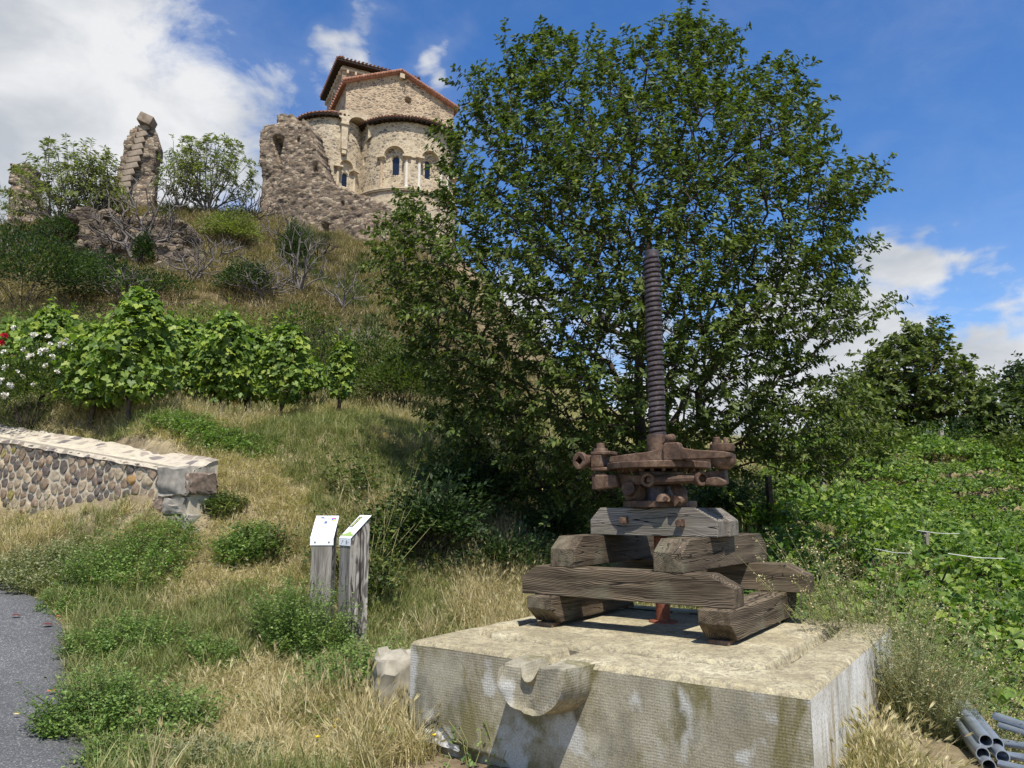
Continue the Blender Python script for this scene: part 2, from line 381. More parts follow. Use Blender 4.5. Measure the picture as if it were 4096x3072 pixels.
M['grass_g'] = leaf_mat('green_grass', (.12, .145, .045), (.23, .25, .085), (.40, .36, .17), .3)
M['grass_d'] = leaf_mat('dry_grass', (.30, .24, .12), (.50, .41, .22), (.64, .55, .34), .3, .6)
M['grass_h'] = leaf_mat('hill_dry_grass', (.15, .115, .06), (.29, .225, .12), (.42, .34, .19), .25, .6)
M['grass_hg'] = leaf_mat('hill_green_grass', (.06, .075, .028), (.12, .135, .05), (.22, .21, .09), .25, .6)
M['bark'] = plain('bark', (.075, .06, .045), .9, 0, .1, .4, 12)
M['bark_grey'] = plain('grey_bark', (.15, .13, .115), .9, 0, .1, .35, 9)
M['petal'] = plain('white_petal', (.80, .77, .68), .6, 0, .2, .05)
M['petal_red'] = plain('red_petal', (.6, .03, .05), .6)
M['petal_yellow'] = plain('yellow_petal', (.80, .62, .02), .6, 0, .2, .1)
M['white'] = plain('white_plate', (.80, .81, .82), .45, 0, .4, .02)
M['print_dark'] = plain('print_black', (.05, .05, .06), .6, 0, .2, .02)
M['print_grey'] = plain('print_grey', (.42, .42, .44), .6, 0, .2, .02)
M['print_blue'] = plain('print_blue', (.05, .12, .45), .6, 0, .2, .02)
M['print_red'] = plain('print_red', (.55, .06, .08), .6, 0, .2, .02)
M['print_yellow'] = plain('print_yellow', (.75, .60, .05), .6, 0, .2, .02)
M['print_green'] = plain('print_green', (.30, .42, .12), .6, 0, .2, .02)
M['print_lime'] = plain('print_lime', (.55, .58, .15), .6, 0, .2, .1)
# ------------------------------------------------------------------ terrain
CT = []
def g3(*q): CT.append(q)
def gp(u, v, d, dz=0): q = P(u, v, d); CT.append((q[0], q[1], q[2] + dz))
for q in [(0, 0, 0), (-2, 1, 0), (3, 1, 0), (0, 3, 0), (-3, 3, .02), (4, 3, .05), (-6, 0, 0), (7, 0, -.2), (-7, 4, .1), (0, 5, 0.02), (1.5, 4.2, 0), (2.7, 4.6, .12), (3.4, 4.4, .1),
          (3.0, 5.6, .0), (0, 7.5, .15), (1.5, 8.2, .1), (-.9, 5.6, .05), (-1.2, 6.4, .12), (6, 3.5, -.2), (3.2, 7, -.25)]: g3(*q)
for q in [(83, 768, 4.85), (60, 657, 7.0), (45, 606, 8.1), (0, 577, 9.1), (-80, 560, 9.8),
          (190, 535, 9.3), (100, 538, 9.8), (0, 524, 11.0), (358, 648, 7.8), (335, 634, 8.1), (250, 570, 8.8), (120, 570, 9.1), (250, 640, 7.4), (220, 700, 6.2),
          (300, 600, 8.4), (300, 560, 9.0), (300, 520, 9.7), (300, 480, 10.5), (300, 430, 11.6), (200, 448, 10.6), (200, 425, 11.3), (100, 428, 11.6), (0, 424, 12.2), (230, 430, 12.5), (150, 418, 14), (128, 431, 10.75), (165, 440, 10.2), (60, 428, 11.7), (20, 427, 12.1), (128, 536, 9.45), (60, 526, 10.3), (20, 522, 10.8),
          (60, 416, 15), (345, 420, 13.5), (400, 440, 12.5), (430, 480, 11.2), (450, 520, 10.3), (450, 560, 9.6), (440, 600, 8.9), (400, 620, 8.2),
          (540, 600, 9.0), (560, 565, 10.2), (600, 545, 12), (700, 525, 14.5), (800, 505, 17), (850, 475, 24), (1010, 474, 27), (900, 456, 34), (1024, 452, 38), (760, 470, 26)]: gp(*q)
for q in [(1000, 680, 5.6, -1.1), (900, 550, 11.5, -1.15), (1024, 600, 8.5, -1.15), (850, 508, 18, -1.1), (1024, 520, 17, -1.1), (1024, 484, 28, -1.0), (810, 600, 8.0, -1.1), (950, 495, 23, -1.0), (1150, 640, 8.5, -1.1)]: gp(*q)
for q in [(200, 400, 17), (200, 350, 22), (200, 300, 29), (200, 250, 37), (200, 222, 42), (100, 222, 42), (50, 226, 42), (0, 242, 40), (-90, 250, 40), (0, 300, 31), (0, 350, 23), (0, 400, 17), (100, 400, 18), (100, 300, 29),
          (370, 256, 43), (370, 300, 36), (370, 350, 28), (330, 400, 17), (420, 405, 19), (440, 350, 30), (300, 250, 42.5), (300, 350, 25), (262, 226, 44), (420, 262, 44), (100, 350, 22)]: gp(*q)
for q in [(-24, 52, 21.5), (-12, 52, 20.5), (-15, 60, 24), (-30, 60, 21), (-6, 62, 23.5), (-5, 52, 18), (-3, 46, 12), (2, 52, 12), (4, 44, 6), (10, 50, 4.5), (22, 50, 4), (-45, 45, 15), (-42, 20, 4), (-20, 12, 2.5), (-12, 5, .3),
          (-45, 5, .5), (14, 12, -.6), (20, 5, -.8), (30, 20, .5), (35, 38, 4), (40, 60, 4), (0, 70, 12), (20, 75, 4), (-20, 75, 22), (-50, 70, 12), (-60, 0, 0), (50, 0, -1), (0, -20, 0), (0, -50, 0), (-70, 40, 8), (0, 95, 4), (40, 95, 3), (-40, 95, 8), (-80, 80, 5), (60, 40, 2)]: g3(*q)
CTA = np.array(CT); SCL = 10.0
def tps(r2): return 0.5 * r2 * np.log(r2 + 1e-9)
_X = CTA[:, :2] / SCL; _n = len(_X)
_K = tps(((_X[:, None] - _X[None]) ** 2).sum(-1)) + np.eye(_n) * 2e-4
_Pm = np.c_[np.ones(_n), _X]; _A = np.block([[_K, _Pm], [_Pm.T, np.zeros((3, 3))]])
_sol = np.linalg.solve(_A, np.r_[CTA[:, 2], 0, 0, 0]); _w, _a = _sol[:_n], _sol[_n:]
def vnoise(x, y, s, seed=0):
    xi = np.floor(x * s).astype(np.int64); yi = np.floor(y * s).astype(np.int64); fx = x * s - xi; fy = y * s - yi
    fx = fx * fx * (3 - 2 * fx); fy = fy * fy * (3 - 2 * fy)
    def h(a, b): 
        q = np.sin(a * 127.1 + b * 311.7 + seed * 74.7) * 43758.5453; return q - np.floor(q)
    return (h(xi, yi) * (1 - fx) + h(xi + 1, yi) * fx) * (1 - fy) + (h(xi, yi + 1) * (1 - fx) + h(xi + 1, yi + 1) * fx) * fy - .5
def H(x, y, rough=True):
    x = np.atleast_1d(np.asarray(x, float)); y = np.atleast_1d(np.asarray(y, float)); out = np.zeros(x.shape)
    xs = x.ravel() / SCL; ys = y.ravel() / SCL; o = np.zeros(len(xs))
    for i in range(0, len(xs), 20000):
        q = np.c_[xs[i:i + 20000], ys[i:i + 20000]]
        o[i:i + 20000] = tps(((q[:, None] - _X[None]) ** 2).sum(-1)) @ _w + _a[0] + q @ _a[1:]
    o = o.reshape(x.shape)
    rr = np.hypot(x, y - 30); k = np.clip((rr - 55) / 45, 0, 1); k = k * k * (3 - 2 * k)
    o = np.clip(o, -3, 26) * (1 - k) + 0.0 * k
    if rough:
        nr = .05 * vnoise(x, y, 1.1, 1) + .03 * vnoise(x, y, 3.1, 2)
        hl = np.clip((y - 15) / 10, 0, 1) * np.clip((-x + 4) / 6, 0, 1) * (1 - k)
        o = o + nr * np.clip(1 - hl, .3, 1) + hl * (1.3 * vnoise(x, y, .22, 3) + .9 * vnoise(x, y, .55, 4) + .4 * vnoise(x, y, 1.4, 5))
    return o
def h1(x, y): return float(H(x, y)[0])
# sheet to the horizon, fine near the camera
def axis_pts(lo, hi, fine, n0=0.16, g=1.045):
    a = [fine]; st = n0
    while a[-1] < hi: a.append(a[-1] + st); st *= g
    b = [fine]; st = n0
    while b[-1] > lo: b.append(b[-1] - st); st *= g
    return np.array(sorted(set(b[1:] + a)))
gx = axis_pts(-1500, 1500, -1.0, .16, 1.030); gy = axis_pts(-900, 2000, 8.0, .16, 1.026)
GX, GY = np.meshgrid(gx, gy, indexing='ij'); GZ = H(GX, GY)
nx, ny = GX.shape; VV = np.c_[GX.ravel(), GY.ravel(), GZ.ravel()]
ii, jj = np.meshgrid(np.arange(nx - 1), np.arange(ny - 1), indexing='ij'); q0 = (ii * ny + jj).ravel()
FF = np.c_[q0, q0 + ny, q0 + ny + 1, q0 + 1]
cx = VV[FF].mean(1)
ishill = (cx[:, 1] > 16.5 - .12 * cx[:, 0]) & (cx[:, 0] < 6 + .0 * cx[:, 1]) & (cx[:, 1] < 100) & (cx[:, 0] > -80)
def submesh(name, sel, mat):
    f = FF[sel]; used = np.unique(f); mp = np.full(len(VV), -1); mp[used] = np.arange(len(used))
    return np_mesh(name, VV[used], mp[f], mat, smooth=True)
tag(link('ground', submesh('ground', ~ishill, M['soil'])), 'dry soil bank and field covered in grass', kind='structure')
tag(link('hill', submesh('hill', ishill, M['hill'])), 'steep dry hillside below the chapel and castle ruins', kind='structure')
# road
RE = [(-80, 556, 9.9), (0, 575, 9.1), (32, 588, 8.6), (52, 604, 8.1), (62, 625, 7.7), (72, 657, 7.0), (70, 690, 6.3), (80, 730, 5.5), (100, 768, 4.85)]
redge = [P(*q)[:2] for q in RE] + [np.array([-2.0, 2.5]), np.array([-1.2, 0]), np.array([-1.0, -6])]
def resample(pts, n):
    pts = np.array(pts); d = np.r_[0, np.cumsum(np.hypot(*np.diff(pts, axis=0).T))]; s = np.linspace(0, d[-1], n)
    return np.c_[np.interp(s, d, pts[:, 0]), np.interp(s, d, pts[:, 1])]
RD = resample(redge, 150)
RD[:, 0] += .07 * vnoise(RD[:, 0], RD[:, 1], 4, 8) * 2 + .05 * vnoise(RD[:, 1], RD[:, 0], 13, 9) * 2
nrm_ = np.gradient(RD, axis=0); nrm_ = np.c_[nrm_[:, 1], -nrm_[:, 0]]; nrm_ /= np.linalg.norm(nrm_, axis=1)[:, None]
nrm_ = np.array([np.convolve(nrm_[:, k], np.ones(25) / 25, 'same') for k in (0, 1)]).T; nrm_ /= np.linalg.norm(nrm_, axis=1)[:, None]
if nrm_[75, 0] > 0: nrm_ = -nrm_
rows = []
for w in np.r_[0, .05, np.linspace(.3, 6, 20)]:
    q = RD + nrm_ * w; hz = H(q[:, 0], q[:, 1], False); rows.append(np.c_[q, hz + (.035 if w > 0 else -.03)])
RV = np.concatenate(rows); k = np.arange(149); RF = np.concatenate([np.c_[r * 150 + k, r * 150 + k + 1, (r + 1) * 150 + k + 1, (r + 1) * 150 + k] for r in range(len(rows) - 1)])
tag(link('road', np_mesh('road', RV, RF, M['asphalt'], smooth=True)), 'grey asphalt lane with a ragged grass edge', kind='structure')
def in_poly(px, py, poly):
    poly = np.array(poly); ins = np.zeros(px.shape, bool); n = len(poly); j = n - 1
    for i in range(n):
        xi, yi = poly[i]; xj, yj = poly[j]
        c = ((yi > py) != (yj > py)) & (px < (xj - xi) * (py - yi) / (yj - yi + 1e-12) + xi); ins ^= c; j = i
    return ins
ROADPOLY = [tuple(q) for q in redge] + [(-20, -6), (-20, 12)]
# ------------------------------------------------------------------ concrete basin; local frame: t along the front, n to the back, world z
TH = -.6018; BO = np.array([-.69, 5.305]); BW = 2.6; ZT = .7
bd = np.array([math.cos(TH), math.sin(TH)]); bn = np.array([-bd[1], bd[0]])
def BL(t, n, z=0): q = BO + bd * t + bn * n; return (q[0], q[1], z)
basin = empty('press_basin', BL(0, 0), TH, 'square concrete wine press basin with mossy waffle textured sides and rounded spout', 'basin')
def sstep(a, b, x): k = np.clip((x - a) / (b - a), 0, 1); return k * k * (3 - 2 * k)
ts = np.linspace(0, BW, 261); ns = np.linspace(0, BW, 261); T_, N_ = np.meshgrid(ts, ns, indexing='ij')
wig = .012 * vnoise(T_, N_, 5, 11) * 2
hx = (BW - .16 - .27) / 2; hy = (BW - .40 - .25) / 2; qx = np.abs(T_ - (.16 + hx)) - hx + .2; qy = np.abs(N_ - (.40 + hy)) - hy + .2
sd = np.hypot(np.maximum(qx, 0), np.maximum(qy, 0)) + np.minimum(np.maximum(qx, qy), 0) - .2 + wig   # <0 inside
gut = sstep(.004, -.006, sd) * sstep(-.105, -.075, sd)
zz = np.full(T_.shape, ZT) - .075 * gut + .004 * vnoise(T_, N_, 9, 12) + .006 * vnoise(T_, N_, 2, 13) + .014 * sstep(-.1, -.2, sd)
edge = np.minimum(np.minimum(T_, BW - T_), np.minimum(N_, BW - N_))
zz -= .03 * np.clip(1 - edge / (.03 + .012 * vnoise(T_ + N_, T_ - N_, 6, 17)), 0, 1) ** 2 + .012 * np.clip(vnoise(T_, N_, 7, 18) - .18, 0, 1) * np.clip(1 - edge / .06, 0, 1) * 4
ch = sstep(.07, .055, np.abs(T_ - 1.085)) * sstep(.44, .42, N_)          # outlet channel through the front rim
zz -= .065 * ch
V = np.c_[T_.ravel(), N_.ravel(), zz.ravel()]; i, j = np.meshgrid(np.arange(260), np.arange(260), indexing='ij'); q = (i * 261 + j).ravel()
M['gutter_shade'] = plain('gutter_shade', (.13, .115, .085), .95, 0, .1, .45, 22)  # dark colour paints shade into the gutter and outlet channel for contrast
bt = link('basin_top', np_mesh('basin_top', V, np.c_[q, q + 261, q + 262, q + 1], M['conc_top'], smooth=True), basin)
bt.data.materials.append(M['gutter_shade']); gm = (gut[:-1, :-1] > .8) | (ch[:-1, :-1] > .9); bt.data.polygons.foreach_set('material_index', gm.ravel().astype(np.int32))
# front side with a broken render patch and an undercut at its lower left
nt_, nz_ = 200, 66
tt = np.linspace(0, BW, nt_); zc = np.linspace(-.25, ZT - .03, nz_); A_, Z_ = np.meshgrid(tt, zc, indexing='ij')
brk = np.interp(A_, [0, .03, .12, .2, .28, .36, .45, .6, .78, .86, 1.0], [.10, .11, .15, .20, .17, .10, .09, .075, .06, -.02, -.3]) + .012 * vnoise(A_, Z_, 14, 5)
rec = sstep(.012, -.012, Z_ - brk) * .045
ff = np.c_[A_.ravel(), (-.004 * vnoise(A_, Z_, 3, 6) + rec).ravel(), Z_.ravel()]
i, j = np.meshgrid(np.arange(nt_ - 1), np.arange(nz_ - 1), indexing='ij'); q = (i * nz_ + j).ravel(); fq = np.c_[q, q + nz_, q + nz_ + 1, q + 1]
link('front_side', np_mesh('front_side', ff, fq, M['conc_side'], smooth=True), basin)
M['broken'] = plain('broken_render', (.62, .61, .58), .95, 0, .1, .35, 45)
pb = MB(); 
def pf(i, j):
    t = .02 + .40 * i / 24; top = float(np.interp(t, [0, .03, .12, .2, .28, .36, .45], [.10, .11, .15, .20, .17, .10, .09])) - .004; lo = float(np.interp(t, [0, .4], [.075, .055]))
    z = lo + (top - lo) * j / 8; return (t, .018 + .02 * float(vnoise(np.array(t), np.array(z), 38, 3)) + .016 * (1 - j / 8) * 0, z)
pb.grid(24, 8, pf).build('broken_render_patch', M['broken'], basin, smooth=True)
mb = MB(); mb.add([(BW, 0, -.6), (BW, BW, -.6), (BW, BW, ZT - .03), (BW, 0, ZT - .03)], [(0, 1, 2, 3)]); mb.build('right_side', M['conc_pale'], basin)
mb = MB(); mb.add([(0, 0, -.3), (0, BW, -.3), (0, BW, ZT - .03), (0, 0, ZT - .03)], [(3, 2, 1, 0)]); mb.add([(0, BW, -.3), (BW, BW, -.3), (BW, BW, ZT - .03), (0, BW, ZT - .03)], [(3, 2, 1, 0)]); mb.build('rear_side', M['conc_side'], basin)
# spout: U-shaped gutter block on a rounded belly
ns_, kk = 22, 44
SV = []; 
for a in range(ns_ + 1):
    y = .03 - .30 * a / ns_; f = a / ns_
    half = .265 - .045 * f; dep = .305 - .05 * f
    prof = []
    for b in range(kk):
        w = b / kk
        if w < .5:    # belly from right top round to left top
            an = math.pi * (w / .5); px = half * math.cos(an); pz = -dep * math.sin(an) ** .75
            prof.append((px, pz))
        else:         # top with notch, left to right
            x = -half + 2 * half * (w - .5) / .5
            dx = x + .0; nz = -.055 * (1 - min(1, abs(dx) / .06) ** 3) if abs(dx) < .06 else 0
            nz *= 1 + .35 * f
            rd = -.03 * max(0, (abs(x) / half - .82) / .18) ** 2
            prof.append((x, nz + rd))
    for (px, pz) in prof:
        jx = .018 * f * float(vnoise(np.array(px * 1.0), np.array(pz + y), 11, 4)) * 2; jy = .03 * (f > .9) * float(vnoise(np.array(px), np.array(pz), 9, 7)) * 2
        SV.append((1.145 + px * (1 + jx) + jx, y + jy - .03 * f * (abs(px) < .06), ZT + .002 + pz + jx))
fs = [(a * kk + b, a * kk + (b + 1) % kk, (a + 1) * kk + (b + 1) % kk, (a + 1) * kk + b) for a in range(ns_) for b in range(kk)]
# end face with a broken, uneven surface
ec = len(SV); base = ns_ * kk
ring = base
for lev in (.72, .42, .15):
    for b in range(kk):
        q = np.array(SV[base + b]); c0 = np.array([1.145, q[1], ZT - .17]); p = c0 + (q - c0) * lev
        p[1] = -.272 - .016 * float(vnoise(np.array(p[0]), np.array(p[2]), 14, 2)) * 2 + .010 * math.exp(-((p[0] - 1.145) / .03) ** 2); SV.append(tuple(p))
for L_ in range(3):
    r0 = ring if L_ == 0 else ec + (L_ - 1) * kk; r1 = ec + L_ * kk
    fs += [(r0 + b, r0 + (b + 1) % kk, r1 + (b + 1) % kk, r1 + b) for b in range(kk)]
fs.append(tuple(ec + 2 * kk + b for b in range(kk)))
sp_ = MB(); sp_.add(SV, fs); so = sp_.build('spout', M['conc_side'], basin, autosmooth=50)
so.data.materials.append(M['conc_top'])
for p in so.data.polygons:
    if p.normal.z > .5 or p.normal.y < -.75: p.material_index = 1
# ------------------------------------------------------------------ timbers
def timber(name, t, n, z, length, w, h, yaw, label, endcut=('top', 'top'), cut=(.13, .13), mat='timber', cat='beam', parent=None, nails=(), size=.6):
    """centre of its lower face at (t,n,z) in the basin frame; local x = length"""
    hl = length / 2; c0, c1 = cut
    def side(xs): return xs
    # outline in x-z, ends cut obliquely above ('top') or below ('bottom') or both
    pts = []
    if endcut[0] == 'bottom': pts += [(-hl, h), (-hl, h * .55), (-hl + c0, 0)]
    else: pts += [(-hl + c0, h), (-hl, h * size), (-hl, 0)]
    if endcut[1] == 'bottom': pts += [(hl - c1, 0), (hl, h * .55), (hl, h)]
    else: pts += [(hl, 0), (hl, h * size), (hl - c1, h)]
    rng = random.Random(int(1000 * (t + n + z)))
    mbx = MB(); n_ = len(pts)
    vs = [(x, -w / 2, q) for x, q in pts] + [(x, w / 2, q) for x, q in pts]
    mbx.add(vs, [tuple(range(n_)), tuple(range(2 * n_ - 1, n_ - 1, -1))] + [(i, n_ + i, n_ + (i + 1) % n_, (i + 1) % n_) for i in range(n_)])
    o = mbx.build(name, M[mat], parent, bevel=.006)
    if parent is None:
        o.location = BL(t, n, ZT + z); o.rotation_euler = (0, 0, TH + yaw)
        tag(o, label, cat)
    else:
        o.location = (t, n, z); o.rotation_euler = (0, 0, yaw)
    for (x, y, q) in nails:
        nb = MB(); nb.lathe([(.009, 0), (.009, .003), (.0, .004)], 8); nn = nb.build('nail_head', M['nail'], o); nn.location = (x, y, q)
        nn.rotation_euler = (0, -math.pi / 4, 0)
    return o
HP = math.pi / 2; BZ = .014
# lowest pair, pointing away from the viewer (their near end cut from below)
timber('timber_beam', .492, 1.61, .03 + BZ, 1.5, .22, .195, HP, 'left bottom timber beam lying on the basin, its near end cut back underneath', ('bottom', 'bottom'), (.14, .14))
timber('timber_beam', 1.826, 1.68, .03 + BZ, 1.64, .22, .195, HP + .0, 'right bottom timber beam with a long split lying on the basin under the cross beams', ('bottom', 'bottom'), (.12, .12))
timber('timber_beam', 1.095, 1.075, .226 + BZ, 1.66, .21, .211, 0, 'longest front cross beam of the press stack with a big knot in its face', ('top', 'top'), (.12, .17))
timber('timber_beam', 1.27, 2.30, .226 + BZ, 1.66, .21, .211, .0, 'rear cross beam of the stack, only its chamfered right end clear of the others', ('top', 'top'), (.12, .17))
zb3 = .438 + BZ
timber('timber_beam', .633, 1.72, zb3, 1.5, .213, .225, HP, 'left upper beam resting on the front cross beam, two nails in its cut end', ('top', 'top'), (.13, .13), nails=((-.70, -.07, .16), (-.70, .06, .16)))
timber('timber_beam', 1.52, 1.80, zb3, 1.66, .225, .225, HP - .055, 'right upper beam with growth rings on its cut end, resting on the front cross beam', ('top', 'top'), (.13, .13), nails=((-.78, -.07, .165), (-.78, .07, .165)))
# cap: two grey timbers bolted together
cap = empty('timber_cap', BL(1.147, 1.647, ZT + .664 + BZ), TH, 'grey double timber block bolted together under the iron press head', 'beam')
timber('cap_timber', 0, -.108, 0, 1.05, .213, .214, 0, None, mat='timber_grey', cut=(.09, .17), parent=cap, size=.55)
timber('cap_timber', .02, .108, 0, 1.05, .213, .212, 0, None, mat='timber_grey', cut=(.09, .13), parent=cap, size=.55)
for x, z in ((-.22, .115), (.245, .10)):
    b = MB(); b.lathe([(.028, 0), (.028, .045), (.024, .05)], 10, Matrix.Translation((x, -.214, z)) @ Matrix.Rotation(HP, 4, 'X')); b.box(x + .022, x + .034, -.262, -.214, z - .022, z + .03)
    b.build('bolt_head', M['rust'], cap, autosmooth=40)
for x in (.55,):
    pass
for (t, n, lb) in ((.492, .99, 'small iron shim under the near end of the left bottom beam'), (1.826, .98, 'rusty iron shim under the near end of the right bottom beam'), (.492, 2.28, 'iron shim under the far end of the left bottom beam'), (1.826, 2.38, 'iron shim under the far end of the right bottom beam')):
    o = MB().box(-.07, .07, -.06, .06, 0, .032).build('shim', M['rust'], None, bevel=.003); o.location = BL(t, n, ZT + BZ - .001); o.rotation_euler = (0, 0, TH); tag(o, lb, 'shim')
# ------------------------------------------------------------------ press screw and iron head (local frame = basin axes, z = height above the slab)
SX, SN = 1.135, 1.647
press = empty('press_screw', BL(SX, SN, ZT), TH, 'tall rusty threaded wine press screw with its iron ratchet head', 'press')
def prt(mb, name, mat='rust', bevel=0, ang=35): return mb.build(name, M[mat], press, bevel=bevel, autosmooth=ang)
# thread
pitch = .0415; z0 = 1.43; turns = 37; per = 6; seg = 28; nk = turns * per
prof = [.070, .0705, .070, .0695, .054, .054]
vs = []; fs = []
for i in range(seg):
    for k_ in range(nk): vs.append((prof[k_ % per] * math.cos(2 * math.pi * i / seg), prof[k_ % per] * math.sin(2 * math.pi * i / seg), z0 + pitch * (k_ * 1.0 / per + i / seg) + (0.004 if k_ % per == 4 else -.004 if k_ % per == 5 else 0)))
for i in range(seg):
    for k_ in range(nk - 1 - (per if i == seg - 1 else 0)):
        if i < seg - 1: a, b, c, d = i * nk + k_, (i + 1) * nk + k_, (i + 1) * nk + k_ + 1, i * nk + k_ + 1
        else: a, b, c, d = i * nk + k_, k_ + per, k_ + per + 1, i * nk + k_ + 1
        fs.append((a, b, c, d))
prt(MB().add(vs, fs), 'screw_thread', 'screw', 0, 28)
zt_ = z0 + pitch * turns
prt(MB().lathe([(.056, zt_ - .06), (.058, zt_ - .03), (.060, zt_ + .055), (.055, zt_ + .062)], 24), 'screw_end', 'screw')
prt(MB().lathe([(.055, 0), (.055, 1.3)], 24), 'screw_foot', 'rust_red')
prt(MB().lathe([(.115, BZ - .004), (.112, BZ + .010), (.062, BZ + .016)], 20), 'foot_collar', 'rust_red')
# sleeve
s = MB().lathe([(.084, 1.30), (.086, 1.315), (.088, 1.455), (.083, 1.472), (.07, 1.474)], 28)
prt(s, 'sleeve')
s = MB().lathe([(.024, 0), (.030, .004), (.034, .01), (.034, .07), (.028, .076)], 16, Matrix.Translation((.125, -.09, 1.428)) @ Matrix.Rotation(R(-80), 4, 'X') @ Matrix.Rotation(R(8), 4, 'Y'), cap=True)
s.box(.06, .13, -.06, .02, 1.40, 1.45); prt(s, 'sleeve_lug', bevel=.002)
def ring_hole(name, x, y, z, ro, ri, ln, az, mat='rust', sq=False, el=0):
    """hollow boss: a short tube whose mouth looks along azimuth az (0 = -y)"""
    Mx = Matrix.Translation((x, y, z)) @ Matrix.Rotation(az, 4, 'Z') @ Matrix.Rotation(HP + el, 4, 'X')
    o = MB().lathe([(ri, ln * .3), (ri, ln), (ri + .004, ln + .003), (ro - .004, ln + .003), (ro, ln - .003), (ro * .97, 0)], 4 if sq else 20, Mx, cap=False)
    if sq:
        o = MB(); sg = 24; vs = []; fs = []
        for k_ in range(sg):
            a = 2 * math.pi * k_ / sg; c, s_ = math.cos(a), math.sin(a); q = ri / (abs(c) + abs(s_))
            for (rr, zz_) in ((q, ln * .2), (q, ln), (ro - .006, ln + .002), (ro, ln - .006), (ro, ln - .03), (ro * .74, ln - .036), (ro * .74, 0)):
                vs.append(tuple(Mx @ Vector((rr * c, rr * s_, zz_))))
        for k_ in range(sg):
            j_ = (k_ + 1) % sg
            for q_ in range(6): fs.append((k_ * 7 + q_, j_ * 7 + q_, j_ * 7 + q_ + 1, k_ * 7 + q_ + 1))
        fs.append(tuple(k_ * 7 for k_ in range(sg)))
        o.add(vs, fs)
    else:
        o.lathe([(0.001, ln * .3), (ri, ln * .3)], 20, Mx, cap=False)
    return prt(o, name, mat)
# big disc plate and the drum below
prt(MB().lathe([(.02, 1.192), (.395, 1.192), (.408, 1.198), (.410, 1.238), (.402, 1.246), (.02, 1.246)], 56), 'ratchet_disc', 'rust')
hz = MB()
for k_ in range(24):
    a = 2 * math.pi * k_ / 24; hz.box(.30, .345, -.012, .012, 1.168, 1.193, Matrix.Rotation(a, 4, 'Z'))
tag(prt(hz, 'ratchet_teeth'), kind='stuff')
prt(MB().lathe([(.135, .925), (.14, .93), (.128, .96), (.128, 1.06), (.17, 1.075), (.19, 1.10), (.19, 1.17), (.15, 1.192)], 32), 'drum', 'screw')
# base flange with a lug
fl = MB().lathe([(.285, 0), (.29, .004), (.29, .046), (.282, .052)], 8, Matrix.Translation((0, 0, .88 + BZ)) @ Matrix.Rotation(R(22.5), 4, 'Z'))
prt(fl, 'base_flange', bevel=.004)
prt(MB().lathe([(.07, 0), (.065, .02), (.052, .05), (.045, .058)], 16, Matrix.Translation((.135, -.225, .925 + BZ))), 'flange_lug')
# upper bar (working lever) with the square central hump; outline in x-z, extruded in y
def bar(name, poly, y0, y1, mat='rust', bev=.006):
    dx = -.46 * (y0 + y1) / 2; return prt(MB().prism(poly, y0, y1, lambda a, b, h: (a + dx, h, b)), name, mat, bev)
bar('upper_lever', [(-.41, 1.247), (-.40, 1.292), (-.25, 1.305), (-.10, 1.315), (.04, 1.335), (.06, 1.372), (.15, 1.376), (.19, 1.34), (.30, 1.318), (.52, 1.297), (.565, 1.285), (.565, 1.255), (.52, 1.247), (.20, 1.250), (.19, 1.238), (.06, 1.238), (.04, 1.248)], -.30, -.215)
bar('lever_boss', [(.045, 1.243), (.045, 1.36), (.062, 1.378), (.168, 1.378), (.18, 1.36), (.18, 1.243)], -.326, -.26, bev=.008)
bar('upper_lever', [(-.38, 1.25), (-.38, 1.30), (.50, 1.30), (.50, 1.25)], .2, .27)
# left fork with its square socket
fork = MB(); fork.box(-.50, -.32, -.22, -.08, 1.315, 1.345); fork.box(-.50, -.32, -.22, -.08, 1.185, 1.215); fork.box(-.50, -.40, -.22, -.08, 1.2149, 1.3151)
prt(fork, 'lever_fork', bevel=.008)
ring_hole('square_socket', -.53, -.06, 1.272, .072, .042, .22, R(-12), 'rust', True)
MB().box(-.56, -.49, -.16, -.08, 1.235, 1.31).build('socket_neck', M['rust'], press, bevel=.006)
prt(MB().lathe([(.06, 1.3), (.062, 1.345), (.056, 1.372), (.034, 1.373), (.034, 1.412), (.031, 1.417)], 16, Matrix.Translation((-.44, -.15, 0))), 'pivot_pin')
# right end: link plates, boss and two bolts
rt = MB().lathe([(.088, 0), (.09, .004), (.09, .05), (.086, .055)], 24, Matrix.Translation((.595, -.2, 1.302))); prt(rt, 'link_plate', 'rust')
prt(MB().lathe([(.045, .99 + .18), (.075, 1.195), (.088, 1.215), (.092, 1.245), (.088, 1.28), (.07, 1.285)], 22, Matrix.Translation((.60, -.2, 0))), 'link_boss', 'rust')
prt(MB().lathe([(.034, 1.357), (.034, 1.372), (.026, 1.373), (.026, 1.405), (.022, 1.41)], 12, Matrix.Translation((.56, -.21, 0))), 'link_bolt', 'rust')
prt(MB().lathe([(.018, 1.357), (.018, 1.395), (.014, 1.402)], 12, Matrix.Translation((.625, -.20, 0))), 'link_bolt', 'rust')
